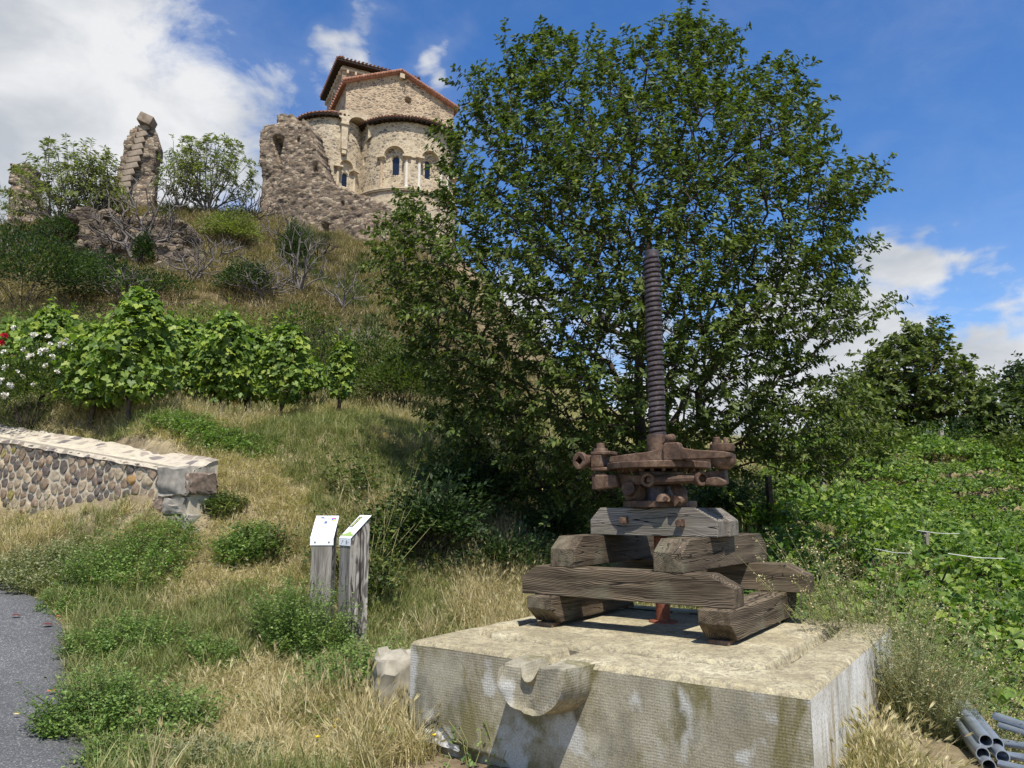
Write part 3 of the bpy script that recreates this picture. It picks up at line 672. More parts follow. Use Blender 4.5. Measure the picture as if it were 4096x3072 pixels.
# lower lever ring with flared left end and two hollow bosses
bar('lower_lever', [(-.575, 1.035), (-.57, 1.17), (-.46, 1.175), (-.44, 1.16), (-.33, 1.155), (-.15, 1.145), (.30, 1.145), (.42, 1.16), (.53, 1.17), (.535, 1.07), (.50, 1.05), (.30, 1.075), (.10, 1.078), (-.15, 1.07), (-.33, 1.05)], -.20, -.11)
bar('lower_lever_wing', [(-.56, 1.03), (-.56, 1.10), (-.545, 1.155), (-.36, 1.15), (-.34, 1.055)], -.26, -.199, 'rust', .01)
bar('lower_lever_wing', [(.36, 1.055), (.38, 1.11), (.46, 1.12), (.52, 1.09), (.525, 1.06), (.5, 1.045)], -.25, -.199, 'rust', .01)
ring_hole('hollow_boss', .02, -.21, 1.103, .056, .030, .075, R(8), 'rust')
ring_hole('hollow_boss', .40, -.195, 1.105, .054, .030, .07, R(48), 'rust')
prt(MB().tube([(.02, -.24, 1.10), (.21, -.27, 1.098), (.40, -.225, 1.105)], .033, 10), 'lower_lever_web')
# rollers and the tilted pawl arm below
prt(MB().lathe([(.04, -.05), (.085, -.045), (.09, .0), (.085, .045), (.04, .05)], 22, Matrix.Translation((-.15, -.13, 1.01)) @ Matrix.Rotation(R(62), 4, 'X') @ Matrix.Rotation(R(-14), 4, 'Y')), 'roller')
prt(MB().lathe([(.035, -.03), (.055, -.03), (.055, .03), (.035, .03)], 16, Matrix.Translation((-.16, -.21, 1.035)) @ Matrix.Rotation(R(75), 4, 'X')), 'roller_cap')
pw = MB(); pw.tube([(.17, -.10, 1.06), (.235, -.15, 1.01), (.26, -.19, .955), (.245, -.235, .935)], [.04, .055, .05, .032], 10); prt(pw, 'pawl_arm')
pj = MB(); pj.add([(.20, -.26, .985), (.245, -.30, .99), (.29, -.26, .955), (.235, -.27, .90), (.255, -.245, .93), (.22, -.235, .96)], [(0, 1, 3), (1, 2, 3), (0, 5, 1), (1, 5, 2), (2, 5, 4), (2, 4, 3), (3, 4, 5), (0, 3, 5)]); pj.lathe([(.018, 0), (.018, .05)], 10, Matrix.Translation((.17, -.24, .96)) @ Matrix.Rotation(HP, 4, 'X')); prt(pj, 'pawl')
# ------------------------------------------------------------------ chapel on the rock
M['ch_wall'] = rubble('chapel_rubble', 3.4, [(.30, .235, .155), (.42, .34, .225), (.20, .155, .11), (.46, .38, .26), (.36, .29, .19), (.15, .125, .10)], (.52, .43, .30), .10, 1.9, .5, ((.55, .46, .33), .5))
M['ch_gable'] = rubble('gable_rubble', 2.9, [(.27, .20, .135), (.18, .14, .105), (.34, .26, .17), (.22, .17, .12), (.42, .33, .22)], (.50, .39, .26), .13, 1.9, .8, None, .06)
M['ch_ashlar'] = plain('pale_ashlar', (.50, .41, .28), .9, 0, .1, .2, 2.5)
M['ch_tower'] = rubble('tower_stone', 2.4, [(.30, .21, .14), (.24, .18, .13), (.36, .27, .18), (.20, .15, .12), (.40, .31, .21)], (.36, .28, .19), .06, 1.8, .5)
M['tile_red'] = plain('red_roof_tile', (.36, .18, .12), .85, 0, .15, .3, 3)
M['tile_old'] = plain('old_roof_tile', (.22, .115, .075), .9, 0, .1, .4, 4)
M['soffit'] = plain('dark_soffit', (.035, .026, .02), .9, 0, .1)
M['glass_dark'] = plain('dark_window_glass', (.006, .010, .020), .25, 0, .5, .1)
M['col_white'] = plain('white_column_stone', (.62, .57, .48), .8, 0, .2, .12)
M['col_old'] = plain('worn_column_stone', (.42, .31, .20), .9, 0, .1, .3, 8)
CA = 25.958; CO = (-9.124, 57.018)
church = empty('chapel', (CO[0], CO[1], 0), R(CA), 'pale stone romanesque chapel with rounded apses on top of the hill', 'church')
ce = np.array([math.cos(R(CA)), math.sin(R(CA))]); ca = np.array([-ce[1], ce[0]])
def relief(name, nu, nv, s0, s1, t0, t1, pos, depth, mat, parent):
    s, t = np.meshgrid(np.linspace(s0, s1, nu + 1), np.linspace(t0, t1, nv + 1), indexing='ij')
    p = pos(s, t, depth(s, t)); V = np.c_[p[0].ravel(), p[1].ravel(), p[2].ravel()]
    i, j = np.meshgrid(np.arange(nu), np.arange(nv), indexing='ij'); q = (i * (nv + 1) + j).ravel()
    return link(name, np_mesh(name, V, np.c_[q, q + nv + 1, q + nv + 2, q + 1], mat), parent)
# gable wall
def gtop(x): return 35.16 + 1.96 * (1 - np.abs(x + .15) / (4.46 + .3 * (x > 0)))
def gpos(s, t, d): z = 20 + (np.minimum(gtop(s), 37.2) - 20) * t; return (s, d + 0 * s, z)
def gdep(s, t):
    z = 20 + (gtop(s) - 20) * t
    return .5 * (np.hypot(s - .55, z - 34.89) < .27) + .5 * (np.hypot(s + .5, (z - 33.19) * .8) < .19) + .03 * vnoise(s, z, 3, 21)
relief('gable_wall', 130, 240, -4.61, 4.61, 0, 1, gpos, gdep, M['ch_gable'], church)
nv = MB(); nv.add([(-4.6, 0, 20), (-4.6, 14, 20), (-4.6, 14, 35.1), (-4.6, 0, 35.1)], [(3, 2, 1, 0)]); nv.add([(4.6, 0, 20), (4.6, 14, 20), (4.6, 14, 35.1), (4.6, 0, 35.1)], [(0, 1, 2, 3)]); nv.add([(-4.6, 14, 20), (4.6, 14, 20), (4.6, 14, 35.1), (0, 14, 37), (-4.6, 14, 35.1)], [(0, 1, 2, 3, 4)][::-1])
nv.build('nave_wall', M['ch_tower'], church)
rf = MB(); ap = (-.15, 37.16)
for sx_, ex in ((-1, -4.92), (1, 4.98)):
    ez = 35.16 + (-.14)
    rf.add([(ap[0], -.28, ap[1] + .06), (ex, -.28, ez + .02), (ex, 14.2, ez + .02), (ap[0], 14.2, ap[1] + .06), (ap[0], -.28, ap[1] - .05), (ex, -.28, ez - .08), (ex, 14.2, ez - .08), (ap[0], 14.2, ap[1] - .05)],
           [(0, 3, 2, 1) if sx_ > 0 else (0, 1, 2, 3), (4, 5, 6, 7), (0, 1, 5, 4), (1, 2, 6, 5), (2, 3, 7, 6)])
nr = rf.build('nave_roof', M['tile_red'], church)
vt = MB()
for sx_, ex in ((-1, -4.95), (1, 5.0)):
    for k_ in range(22):
        f0, f1 = k_ / 22, (k_ + 1.12) / 22
        a = np.array([ap[0] + (ex - ap[0]) * f0, -.36, ap[1] + .16 + (35.02 - ap[1]) * f0 - .0]); b = np.array([ap[0] + (ex - ap[0]) * f1, -.36, ap[1] + .10 + (35.02 - ap[1]) * f1])
        for y in (-.30, -.08): vt.tube([a + (0, y + .30, 0), b + (0, y + .30, 0)], [.085, .10], 6)
vtile = vt.build('verge_tiles', M['tile_red'], nr); tag(vtile, kind='stuff')
et = MB()
for k_ in range(34):
    y = -.2 + k_ * .42
    et.tube([(-5.02, y, 35.0), (-4.0, y, 35.48)], [.11, .11], 6)
tag(et.build('eave_tiles', M['tile_red'], nr), kind='stuff')
MB().tube([(.12, -.30, 36.88), (.16, -.42, 36.7), (.12, -.46, 36.45), (-.02, -.42, 36.38), (-.05, -.35, 36.55)], .05, 6).build('iron_ring', M['soffit'], church)
MB().box(-.28, .12, -.34, .1, 36.6, 37.0).build('finial_block', M['ch_ashlar'], church)
# tower
tw = MB().box(-3.75, 2.75, 5.75, 12.0, 24, 40.2).build('tower', M['ch_tower'], church)
MB().box(-3.88, 2.88, 5.62, 12.13, 39.75, 39.95).build('tower_cornice', M['ch_ashlar'], tw)
cb = MB()
for k_ in range(9):
    y = 6.1 + k_ * .7; cb.box(-4.0, -3.74, y, y + .18, 39.45, 39.76)
    x = -3.4 + k_ * .72; cb.box(x, x + .18, 5.5, 5.76, 39.45, 39.76)
tag(cb.build('corbels', M['ch_ashlar'], tw), kind='stuff')
tr = MB(); X0, X1, Y0, Y1 = -4.3, 3.3, 5.2, 12.55; zc_ = 40.28
tr.add([(X0, Y0, zc_), (X1, Y0, zc_), (X1, Y1, zc_), (X0, Y1, zc_), (X0, Y0, zc_ + .22), (X1, Y0, zc_ + .22), (X1, Y1, zc_ + .22), (X0, Y1, zc_ + .22), (-.5, 8.9, 42.1)],
       [(3, 2, 1, 0), (0, 1, 5, 4), (1, 2, 6, 5), (2, 3, 7, 6), (3, 0, 4, 7), (4, 5, 8), (5, 6, 8), (6, 7, 8), (7, 4, 8)])
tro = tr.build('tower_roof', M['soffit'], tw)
tt_ = MB()
for k_ in range(22):
    x = X0 + .15 + k_ * (X1 - X0 - .3) / 21; tt_.tube([(x, Y0 - .08, zc_ + .26), (x, Y0 + .5, zc_ + .5)], .1, 6)
    y = Y0 + .15 + k_ * (Y1 - Y0 - .3) / 21; tt_.tube([(X0 - .08, y, zc_ + .26), (X0 + .5, y, zc_ + .5)], .1, 6)
tag(tt_.build('tower_tiles', M['tile_old'], tro), kind='stuff')
bw = MB()   # arched belfry opening on the left face with louvres
arch = [(7.55 + .0, 36.6), (8.75, 36.6), (8.75, 38.1)] + [(8.15 + .6 * math.cos(a), 38.1 + .6 * math.sin(a)) for a in np.linspace(.3, math.pi - .3, 7)] + [(7.55, 38.1)]
bw.prism(arch, -3.80, -3.70, lambda a, b, h: (h, a, b)); bo = bw.build('belfry_window', M['glass_dark'], tw)
for k_ in range(7):
    MB().box(-3.95, -3.78, 7.6, 8.7, 36.75 + k_ * .26, 36.80 + k_ * .26).build('louvre', M['ch_tower'], bo)
fr = MB()
for k_, a in enumerate(np.linspace(0, math.pi, 10)):
    fr.box(-3.98, -3.74, 8.15 + .78 * math.cos(a) - .12, 8.15 + .78 * math.cos(a) + .12, 38.1 + .78 * math.sin(a) - .12, 38.1 + .78 * math.sin(a) + .12)
fr.box(-3.98, -3.74, 7.25, 7.5, 36.2, 38.1); fr.box(-3.98, -3.74, 8.8, 9.05, 36.2, 38.1); fr.box(-4.02, -3.74, 7.1, 9.2, 36.0, 36.25)
tag(fr.build('belfry_arch', M['ch_ashlar'], bo), kind='stuff')
cz = 42.0
def lp(u, v, yl):   # point of the chapel's local plane y = yl seen at a pixel
    r = ray(u, v); s = (yl + ca @ np.array(CO)) / (ca @ r[:2]); q = r[:2] * s - np.array(CO); return (float(ce @ q), yl, float(r[2] * s + EYE))
ct0 = lp(369.2, 69.5, 8.9); ct1 = lp(369.4, 53.8, 8.9)
cm = MB(); cm.tube([(ct0[0], 8.9, 41.2), ct1], .035, 5); zz0 = ct0[2] + (ct1[2] - ct0[2]) * .28
for dx in (-.75, .75): cm.tube([(ct0[0], 8.9, zz0 + .12), (ct0[0] + dx, 8.9, zz0 + (.12 if dx < 0 else -.02))], .032, 5)
for dx, dz in ((-.3, 0), (.3, 0)): cm.tube([(ct0[0] + dx, 8.9, zz0 - .1), (ct0[0], 8.9, zz0 + .45)], .02, 4)
cm.lathe([(.0, -.1), (.1, 0), (.0, .1)], 8, Matrix.Translation(ct1)); cm.build('iron_cross', M['galv'], tw)
# round apses
def curved(name, cx, cy, r, a0, a1, z0_, z1_, niches, mat, parent, res=.07):
    def pos(s, t, d): rr = r - d; return (cx + rr * np.sin(s), cy - rr * np.cos(s), t)
    def dep(s, t):
        d = .025 * vnoise(s * r, t, 3, 33)
        for (az, hw, zb_, zs, dd) in niches:
            x = (s - R(az)) * r; ins = (np.abs(x) < hw) & (t > zb_) & ((t < zs) | (x ** 2 + (t - zs) ** 2 < hw ** 2)); d = np.where(ins, dd, d)
        return d
    return relief(name, int(abs(R(a1 - a0)) * r / res), int((z1_ - z0_) / res), R(a0), R(a1), z0_, z1_, pos, dep, mat, parent)
AX, AY, AR = .5, .1, 4.0
wins = [(-30.2, .79, 25.55, 28.05, .34), (11.8, .79, 25.55, 28.05, .34), (52, .79, 25.55, 28.05, .34)]
gl = [(az, .30, 26.65, 27.95, .62) for az in (-29.5, 11.6, 51.5)]
apse = curved('main_apse', AX, AY, AR, -88, 88, 25.3, 30.85, wins + gl + [(-70, .09, 27.9, 28.35, .3)], M['ch_wall'], church)
for az, hw, zb_, zs, dd in gl:
    g = MB(); a = R(az); rr = AR - .56; cxw, cyw = AX + rr * math.sin(a), AY - rr * math.cos(a)
    g.prism([(-hw, 26.68), (hw, 26.68), (hw, 27.95)] + [(hw * math.cos(q), 27.95 + hw * math.sin(q)) for q in np.linspace(.3, math.pi - .3, 6)] + [(-hw, 27.95)], 0, .03, lambda p, q, h: (cxw + p * math.cos(a) - h * math.sin(a), cyw + p * math.sin(a) + h * math.cos(a), q))
    wo_ = g.build('window', M['glass_dark'], apse)
def ring_piece(mb, az, rr, zlo, zhi, w, dpt, cx=AX, cy=AY, ar=AR):
    a = R(az); Mx = Matrix.Translation((cx + ar * math.sin(a), cy - ar * math.cos(a), 0)) @ Matrix.Rotation(a, 4, 'Z'); mb.box(-w / 2, w / 2, -dpt, .12, zlo, zhi, Mx)
def arch_ring(name, az, hw, zs, parent, cx=AX, cy=AY, ar=AR, n=13, wd=.3):
    mb = MB()
    for k_ in range(n):
        w = math.pi * (k_ + .5) / n; rr = hw + wd / 2 + .01
        x = rr * math.cos(w); z = zs + rr * math.sin(w); a = R(az) + x / ar
        Mx = Matrix.Translation((cx + ar * math.sin(a), cy - ar * math.cos(a), z)) @ Matrix.Rotation(a, 4, 'Z') @ Matrix.Rotation(-(w - math.pi / 2), 4, 'Y')
        h = math.pi * (hw + wd * .5) / n * .46; mb.box(-h, h, -.045 - .02 * random.random(), .2, -wd / 2, wd / 2 + .04 * random.random(), Mx)
    return tag(mb.build(name, M['ch_ashlar'], parent), kind='stuff')
for az, hw, _, zs, _ in wins: arch_ring('window_arch', az, hw, zs, apse)
def column(az, zb_, zt2, mat, cx=AX, cy=AY, ar=AR, rad=.125):
    a = R(az); Mx = Matrix.Translation((cx + (ar - .02) * math.sin(a), cy - (ar - .02) * math.cos(a), 0)) @ Matrix.Rotation(a, 4, 'Z')
    sh = MB().lathe([(rad + .05, zb_), (rad + .06, zb_ + .1), (rad, zb_ + .16), (rad * .95, zt2 - .42)], 14, Mx); o = sh.build('column', M[mat], apse, smooth=False, autosmooth=40)
    cp = MB().lathe([(rad * .95, zt2 - .42), (rad + .02, zt2 - .40), (rad, zt2 - .36), (rad + .09, zt2 - .12), (rad + .14, zt2 - .06), (rad + .1, zt2 - .05)], 12, Mx); cp.build('capital', M['col_old'], o, autosmooth=30)
    ab = MB().box(-rad - .2, rad + .2, -rad - .16, .1, zt2 - .05, zt2 + .1, Mx); ab.build('abacus', M['ch_ashlar'], o)
for az, mt in ((-44.5, 'col_old'), (-16.2, 'col_white'), (-2.2, 'col_white'), (26, 'col_white'), (38, 'col_white'), (66, 'col_old')): column(az, 25.5, 28.0, mt)
ipm = MB()
for az in np.arange(-15, -3, 1.5): ring_piece(ipm, az, AR, 27.96, 28.1, .12, .1)
ipm.build('impost_band', M['ch_ashlar'], apse)
low = curved('apse_base', AX, AY, AR + .16, -88, 88, 19, 25.25, [], M['ch_wall'], church, .12)
sc_ = MB()
for az in np.arange(-88, 88, 1.45): ring_piece(sc_, az, AR, 25.17, 25.30, .062, .30)
tag(sc_.build('dentil_course', M['ch_ashlar'], low), kind='stuff')
sc2 = MB(); n_ = 60
for k_ in range(n_):
    a, b = R(-88 + 176 * k_ / n_), R(-88 + 176 * (k_ + 1) / n_)
    vs = []
    for an in (a, b):
        for rr, z in ((AR - .05, 25.29), (AR + .34, 25.29), (AR + .34, 25.40), (AR - .05, 25.5)): vs.append((AX + rr * math.sin(an), AY - rr * math.cos(an), z))
    sc2.add(vs, [(0, 1, 5, 4), (1, 2, 6, 5), (2, 3, 7, 6)])
sc2.build('string_course', M['ch_ashlar'], low)
def cone_roof(name, cx, cy, r, z, zap, a0, a1, ntile, parent, mat='tile_old'):
    mb = MB(); n_ = 40
    for k_ in range(n_):
        a, b = R(a0 + (a1 - a0) * k_ / n_), R(a0 + (a1 - a0) * (k_ + 1) / n_); vs = []
        for an in (a, b):
            for rr, zz_ in ((r - .6, z), (r, z - .02), (r, z + .1), (.05, zap)): vs.append((cx + rr * math.sin(an), cy - rr * math.cos(an), zz_))
        mb.add(vs, [(4, 5, 1, 0), (5, 6, 2, 1), (6, 7, 3, 2)])
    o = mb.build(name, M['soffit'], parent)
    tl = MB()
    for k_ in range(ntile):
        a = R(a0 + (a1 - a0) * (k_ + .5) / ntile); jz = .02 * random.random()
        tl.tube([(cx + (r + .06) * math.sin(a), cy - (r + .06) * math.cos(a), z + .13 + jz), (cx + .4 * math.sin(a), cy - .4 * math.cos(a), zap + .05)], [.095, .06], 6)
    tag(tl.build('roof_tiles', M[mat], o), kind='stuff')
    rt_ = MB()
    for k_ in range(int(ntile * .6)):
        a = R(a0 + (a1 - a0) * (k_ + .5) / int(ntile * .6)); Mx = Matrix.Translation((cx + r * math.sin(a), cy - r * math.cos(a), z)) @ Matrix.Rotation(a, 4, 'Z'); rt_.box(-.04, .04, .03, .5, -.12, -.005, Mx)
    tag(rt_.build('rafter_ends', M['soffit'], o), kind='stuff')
cone_roof('apse_roof', AX, AY, 4.47, 30.92, 32.9, -90, 90, 54, church)
# small side apse with its window
BX, BY, BR = -5.4, .9, 2.6
sap = curved('side_apse', BX, BY, BR, -120, 60, 19, 31.0, [(16, .56, 24.8, 27.25, .26), (17, .24, 25.75, 26.62, .42)], M['ch_wall'], church)
a = R(17); rr = BR - .36
MB().prism([(-.24, 25.77), (.24, 25.77), (.24, 26.6), (.15, 26.8), (0, 26.86), (-.15, 26.8), (-.24, 26.6)], 0, .03, lambda p, q, h: (BX + rr * math.sin(a) + p * math.cos(a) - h * math.sin(a), BY - rr * math.cos(a) + p * math.sin(a) + h * math.cos(a), q)).build('window', M['glass_dark'], sap)
arch_ring('window_arch', 16, .56, 27.2, sap, BX, BY, BR, 11, .22)
for az in (.5, 31.5):
    a = R(az); Mx = Matrix.Translation((BX + (BR) * math.sin(a), BY - BR * math.cos(a), 0)) @ Matrix.Rotation(a, 4, 'Z')
    o = MB().lathe([(.16, 24.4), (.13, 24.6), (.12, 26.7)], 12, Mx).build('column', M['ch_ashlar'], sap, autosmooth=40)
    MB().lathe([(.12, 26.7), (.15, 26.75), (.22, 26.95), (.24, 27.0)], 12, Mx).build('capital', M['col_old'], o, autosmooth=30)
    MB().box(-.34, .34, -.30, .2, 27.0, 27.13, Mx).build('abacus', M['ch_ashlar'], o)
cone_roof('side_apse_roof', BX, BY, 2.95, 31.05, 32.7, -120, 15, 22, church)
# squinch block with the tall niche between the apses
bp = [(-5.25, 28.45), (-4.82, 28.45), (-4.78, 30.45)] + [(-4.0 + .78 * math.cos(q), 30.55 + .72 * math.sin(q)) for q in np.linspace(math.pi, 0, 12)] + [(-3.22, 29.7), (-2.8, 30.1), (-2.8, 31.45), (-3.3, 31.62), (-4.9, 31.66), (-5.5, 31.5), (-5.5, 31.0), (-5.3, 30.9)]
sq = MB().prism(bp, -2.05, -.6, lambda p, q, h: (p, h, q)).build('squinch_arch', M['ch_ashlar'], church)
M['ch_ash2'] = rubble('ashlar_courses', 2.2, [(.50, .41, .28), (.44, .35, .24), (.54, .46, .33)], (.34, .27, .19), .025, 2.2, .3); sq.data.materials[0] = M['ch_ash2']
MB().box(-5.36, -4.74, -2.15, -1.2, 30.42, 30.56).build('pier_capital', M['ch_ashlar'], sq)
MB().box(-5.2, -4.86, -2.0, -1.5, 28.1, 28.46).build('corbel', M['ch_ashlar'], sq)
# ------------------------------------------------------------------ castle ruins
M['ruin'] = rubble('ruin_rubble', 3.3, [(.14, .105, .08), (.22, .165, .12), (.09, .07, .06), (.33, .26, .185), (.18, .135, .10), (.38, .31, .22), (.26, .19, .13)], (.17, .135, .095), .09, 2.2, .8, None, .05)
M['ruin2'] = rubble('ruin_basalt', 2.8, [(.09, .07, .06), (.16, .125, .095), (.07, .055, .05), (.24, .185, .13), (.12, .095, .075)], (.14, .115, .07), .09, 1.6, 1.0, None, .12)
def mask_wall(name, poly, A, B, thick, cell, mat, label, cat, holes=(), amp=.13, seed=1):
    """poly: outline seen in the photograph, put on the vertical plane through A and B, given real thickness"""
    A = np.array(A[:2]); B = np.array(B[:2]); L = np.hypot(*(B - A)); e = (B - A) / L; nn = np.array([e[1], -e[0]])
    if nn @ A > 0: nn = -nn
    def onp(u, v): r = ray(u, v); s = (nn @ A) / (nn @ r[:2]); q = r[:2] * s; return (e @ (q - A), r[2] * s + EYE)
    pl = [onp(*q) for q in poly]; hs = [([onp(*q) for q in h], d) for h, d in holes]
    P_ = np.array(pl); s0_, s1_ = P_[:, 0].min(), P_[:, 0].max(); z0_, z1_ = P_[:, 1].min(), P_[:, 1].max()
    nu = int((s1_ - s0_) / cell) + 1; nv_ = int((z1_ - z0_) / cell) + 1
    S, Z = np.meshgrid(s0_ + cell * np.arange(nu + 1), z0_ + cell * np.arange(nv_ + 1), indexing='ij')
    cs = (S[:-1, :-1] + cell / 2) + .12 * vnoise(S[:-1, :-1], Z[:-1, :-1], 2.6, seed); cz_ = (Z[:-1, :-1] + cell / 2) + .22 * vnoise(Z[:-1, :-1], S[:-1, :-1], 2.2, seed + 1)
    ins = in_poly(cs, cz_, pl)
    D = amp * 1.3 * vnoise(S, Z * 1.7, 3.2, seed + 2) + amp * .8 * vnoise(S, Z * 1.5, 7.5, seed + 3) + .5 * vnoise(S, Z, .5, seed + 4)
    for h, d in hs:
        D = np.where(in_poly(S, Z, h), D - d, D)
    Sx = S + .3 * cell * vnoise(S, Z, 9, seed + 5) * 2; Zx = Z + .3 * cell * vnoise(S, Z, 9, seed + 6) * 2
    idx = np.arange(S.size).reshape(S.shape); n0 = S.size
    def world(off): q = A[None] + Sx.ravel()[:, None] * e + off.ravel()[:, None] * nn; return np.c_[q, Zx.ravel()]
    V = np.r_[world(D), world(-thick + .6 * D[::1] * 0 + .2 * vnoise(S, Z, 2, seed + 9))]
    a, b, c, d = idx[:-1, :-1], idx[1:, :-1], idx[1:, 1:], idx[:-1, 1:]
    fr_ = np.c_[a[ins], b[ins], c[ins], d[ins]]; Fs = [fr_, fr_[:, ::-1] + n0]
    pad = np.pad(ins, 1)
    for (dx, dz, p, q) in ((-1, 0, a, d), (1, 0, c, b), (0, -1, b, a), (0, 1, d, c)):
        nb = pad[1 + dx:1 + dx + ins.shape[0], 1 + dz:1 + dz + ins.shape[1]]; ed = ins & ~nb
        Fs.append(np.c_[p[ed], q[ed], q[ed] + n0, p[ed] + n0])
    o = link(name, np_mesh(name, V, np.concatenate(Fs), mat), None); tag(o, label, cat); o['_plane'] = 0; del o['_plane']
    return o, (A, e, nn, onp)
c1 = lambda x, y: (250 + x * .12058, 45 + y * .12058)
c2 = lambda x, y: (x * .1356, 100 + y * .1356)
kp = [c1(*q) for q in [(85, 720), (112, 690), (115, 672), (160, 662), (190, 670), (222, 664), (224, 590), (240, 560), (275, 562), (300, 575), (338, 576), (350, 600), (378, 628), (376, 655), (400, 640), (440, 628), (478, 645), (498, 690), (510, 760), (545, 850), (575, 960), (610, 1050), (640, 1130), (760, 1180), (960, 1258), (1100, 1320), (1200, 1372), (1370, 1450), (1500, 1560), (1500, 1800), (60, 1800), (85, 1400)]]
mask_wall('castle_ruin', kp, P(262, 200, 50), P(430, 200, 47), 1.8, .13, M['ruin'], 'tall ruined castle wall of brown rubble stepping down to the right below the chapel', 'ruin',
          holes=[([c1(*q) for q in [(186, 800), (205, 755), (262, 752), (285, 790), (262, 880), (250, 940), (268, 1060), (232, 1060), (222, 940), (200, 880)]], 1.3), ([c1(*q) for q in [(528, 995), (546, 995), (546, 1042), (528, 1042)]], .6),
                 ([c1(*q) for q in [(400, 770), (426, 770), (426, 800), (400, 800)]], .6), ([c1(*q) for q in [(752, 1295), (772, 1295), (772, 1325), (752, 1325)]], .6), ([c1(*q) for q in [(590, 1470), (640, 1470), (640, 1540), (590, 1540)]], .5)], seed=5)
lr = [c2(*q) for q in [(1075, 140), (1112, 160), (1135, 205), (1165, 270), (1162, 345), (1150, 440), (1128, 520), (1130, 720), (1125, 860), (760, 860), (800, 720), (835, 600), (870, 500), (905, 390), (935, 290), (965, 225), (1010, 185), (1050, 180)]]
lro, fr2 = mask_wall('leaning_ruin', lr, P(100, 200, 43), P(160, 200, 44), 1.9, .13, M['ruin'], 'leaning pointed stump of masonry with squared corner blocks on the ridge', 'ruin', seed=9)
A_, e_, n_2, onp_ = fr2
M['quoin'] = plain('quoin_stone', (.25, .20, .15), .9, 0, .1, .4, 2.5)
for k_ in range(13):
    f = k_ / 12; x = 1062 - 190 * f; y = 215 + 560 * f
    s_, z_ = onp_(*c2(x, y)); w = .62 + .25 * random.random(); h = .36
    b = MB().box(-w / 2, w / 2, -.16, .2, -h / 2, h / 2).build('corner_stone', M['quoin'], lro, bevel=.04)
    q = A_ + e_ * s_ + n_2 * .08; b.location = (q[0], q[1], z_); b.rotation_euler = (0, R(-24 + 8 * f) + .05 * random.uniform(-1, 1), math.atan2(e_[1], e_[0]))
s_, z_ = onp_(*c2(1085, 160)); q = A_ + e_ * s_
b = MB().box(-.42, .42, -.5, .5, -.3, .3).build('top_block', M['quoin'], lro, bevel=.03); b.location = (q[0], q[1], z_); b.rotation_euler = (0, R(22), .2)
sr = [c2(*q) for q in [(100, 490), (150, 478), (200, 482), (204, 560), (192, 640), (215, 720), (270, 760), (270, 900), (70, 900), (85, 720), (95, 600)]]
mask_wall('ruin_stump', sr, P(8, 200, 43), P(40, 200, 43), 1.4, .14, M['ruin'], 'small square stump of ruined wall at the far left of the ridge', 'ruin', seed=14)
dw_ = [c2(*q) for q in [(500, 850), (620, 800), (740, 785), (860, 835), (1010, 860), (1150, 845), (1300, 880), (1420, 930), (1400, 1060), (1200, 1090), (1180, 1200), (1100, 1340), (560, 1340), (540, 1150), (590, 1000), (560, 900)]]
mask_wall('fallen_rampart', dw_, P(60, 240, 35.5), P(195, 240, 36), 2.5, .16, M['ruin2'], 'dark crumbling rampart of loose basalt in the slope under the leaning stump', 'ruin', amp=.35, seed=20)
rk = [c2(*q) for q in [(1150, 1050), (1300, 1030), (1400, 1100), (1560, 1190), (1600, 1330), (1500, 1400), (1250, 1390), (1130, 1250)]]
mask_wall('rock_outcrop', rk, P(150, 270, 33), P(220, 270, 33.5), 2.5, .16, M['ruin2'], 'low brown rock outcrop to the right of the bare tree', 'rock', amp=.35, seed=27)
# ------------------------------------------------------------------ roadside rubble wall with squared end pier
M['mortar'] = plain('lime_mortar', (.46, .40, .30), .95, 0, .1, .18, 14)
M['coping'] = rubble('coping_mortar', 5.5, [(.20, .17, .15), (.42, .37, .28), (.44, .39, .30), (.15, .13, .12), (.24, .20, .16), (.42, .36, .28), (.3, .25, .2)], (.44, .385, .295), .16, 1.0, .4)
stone_cols = [(.12, .10, .085), (.20, .15, .115), (.28, .22, .155), (.13, .105, .09), (.34, .27, .185), (.22, .16, .11), (.38, .31, .22), (.26, .19, .13)]
M['stones'] = []
for k_, c in enumerate(stone_cols): M['stones'].append(plain('wall_stone_%s' % 'abcdefgh'[k_], c, .9, 0, .15, .4, 16))
M['stone_orange'] = plain('orange_stone', (.36, .22, .09), .9, 0, .15, .3, 12)
M['stone_lichen'] = plain('lichen_stone', (.24, .20, .07), .9, 0, .15, .45, 22)
M['pierstone'] = plain('pier_block', (.27, .245, .205), .92, 0, .15, .35, 9)
WA = P(190, 500, 9.4)[:2]; WB = P(-55, 500, 11.9)[:2]; WL = float(np.hypot(*(WB - WA))); we = (WB - WA) / WL; wn_ = np.array([we[1], -we[0]])
if wn_ @ WA > 0: wn_ = -wn_
def wtop(s): return 2.16 + (2.86 - 2.16) * (s / 5.0)
def wbot(s): return 1.0 + .08 * s
wz = math.atan2(we[1], we[0])
wall = empty('stone_wall', (WA[0], WA[1], 0), wz, 'low rubble wall of mixed round stones in pale mortar with a squared end pier', 'wall')
sgn = 1.0 if (np.array([-we[1], we[0]]) @ wn_) > 0 else -1.0   # local +y or -y faces the viewer
WEND = WL + 1.5
mb = MB(); vs = []
nq = 40
for k_ in range(nq + 1):
    s = WEND * k_ / nq; t = wtop(s)
    for (y, z) in ((0, .6), (0, t - .10), (-.38, t + .03), (-.40, t + .02), (-.40, .9)): vs.append((s, sgn * y, z))
fs = []
for k_ in range(nq):
    for j_ in range(4): f = (k_ * 5 + j_, (k_ + 1) * 5 + j_, (k_ + 1) * 5 + j_ + 1, k_ * 5 + j_ + 1); fs.append(f if sgn > 0 else f[::-1])
fs.append((0, 1, 2, 3, 4))
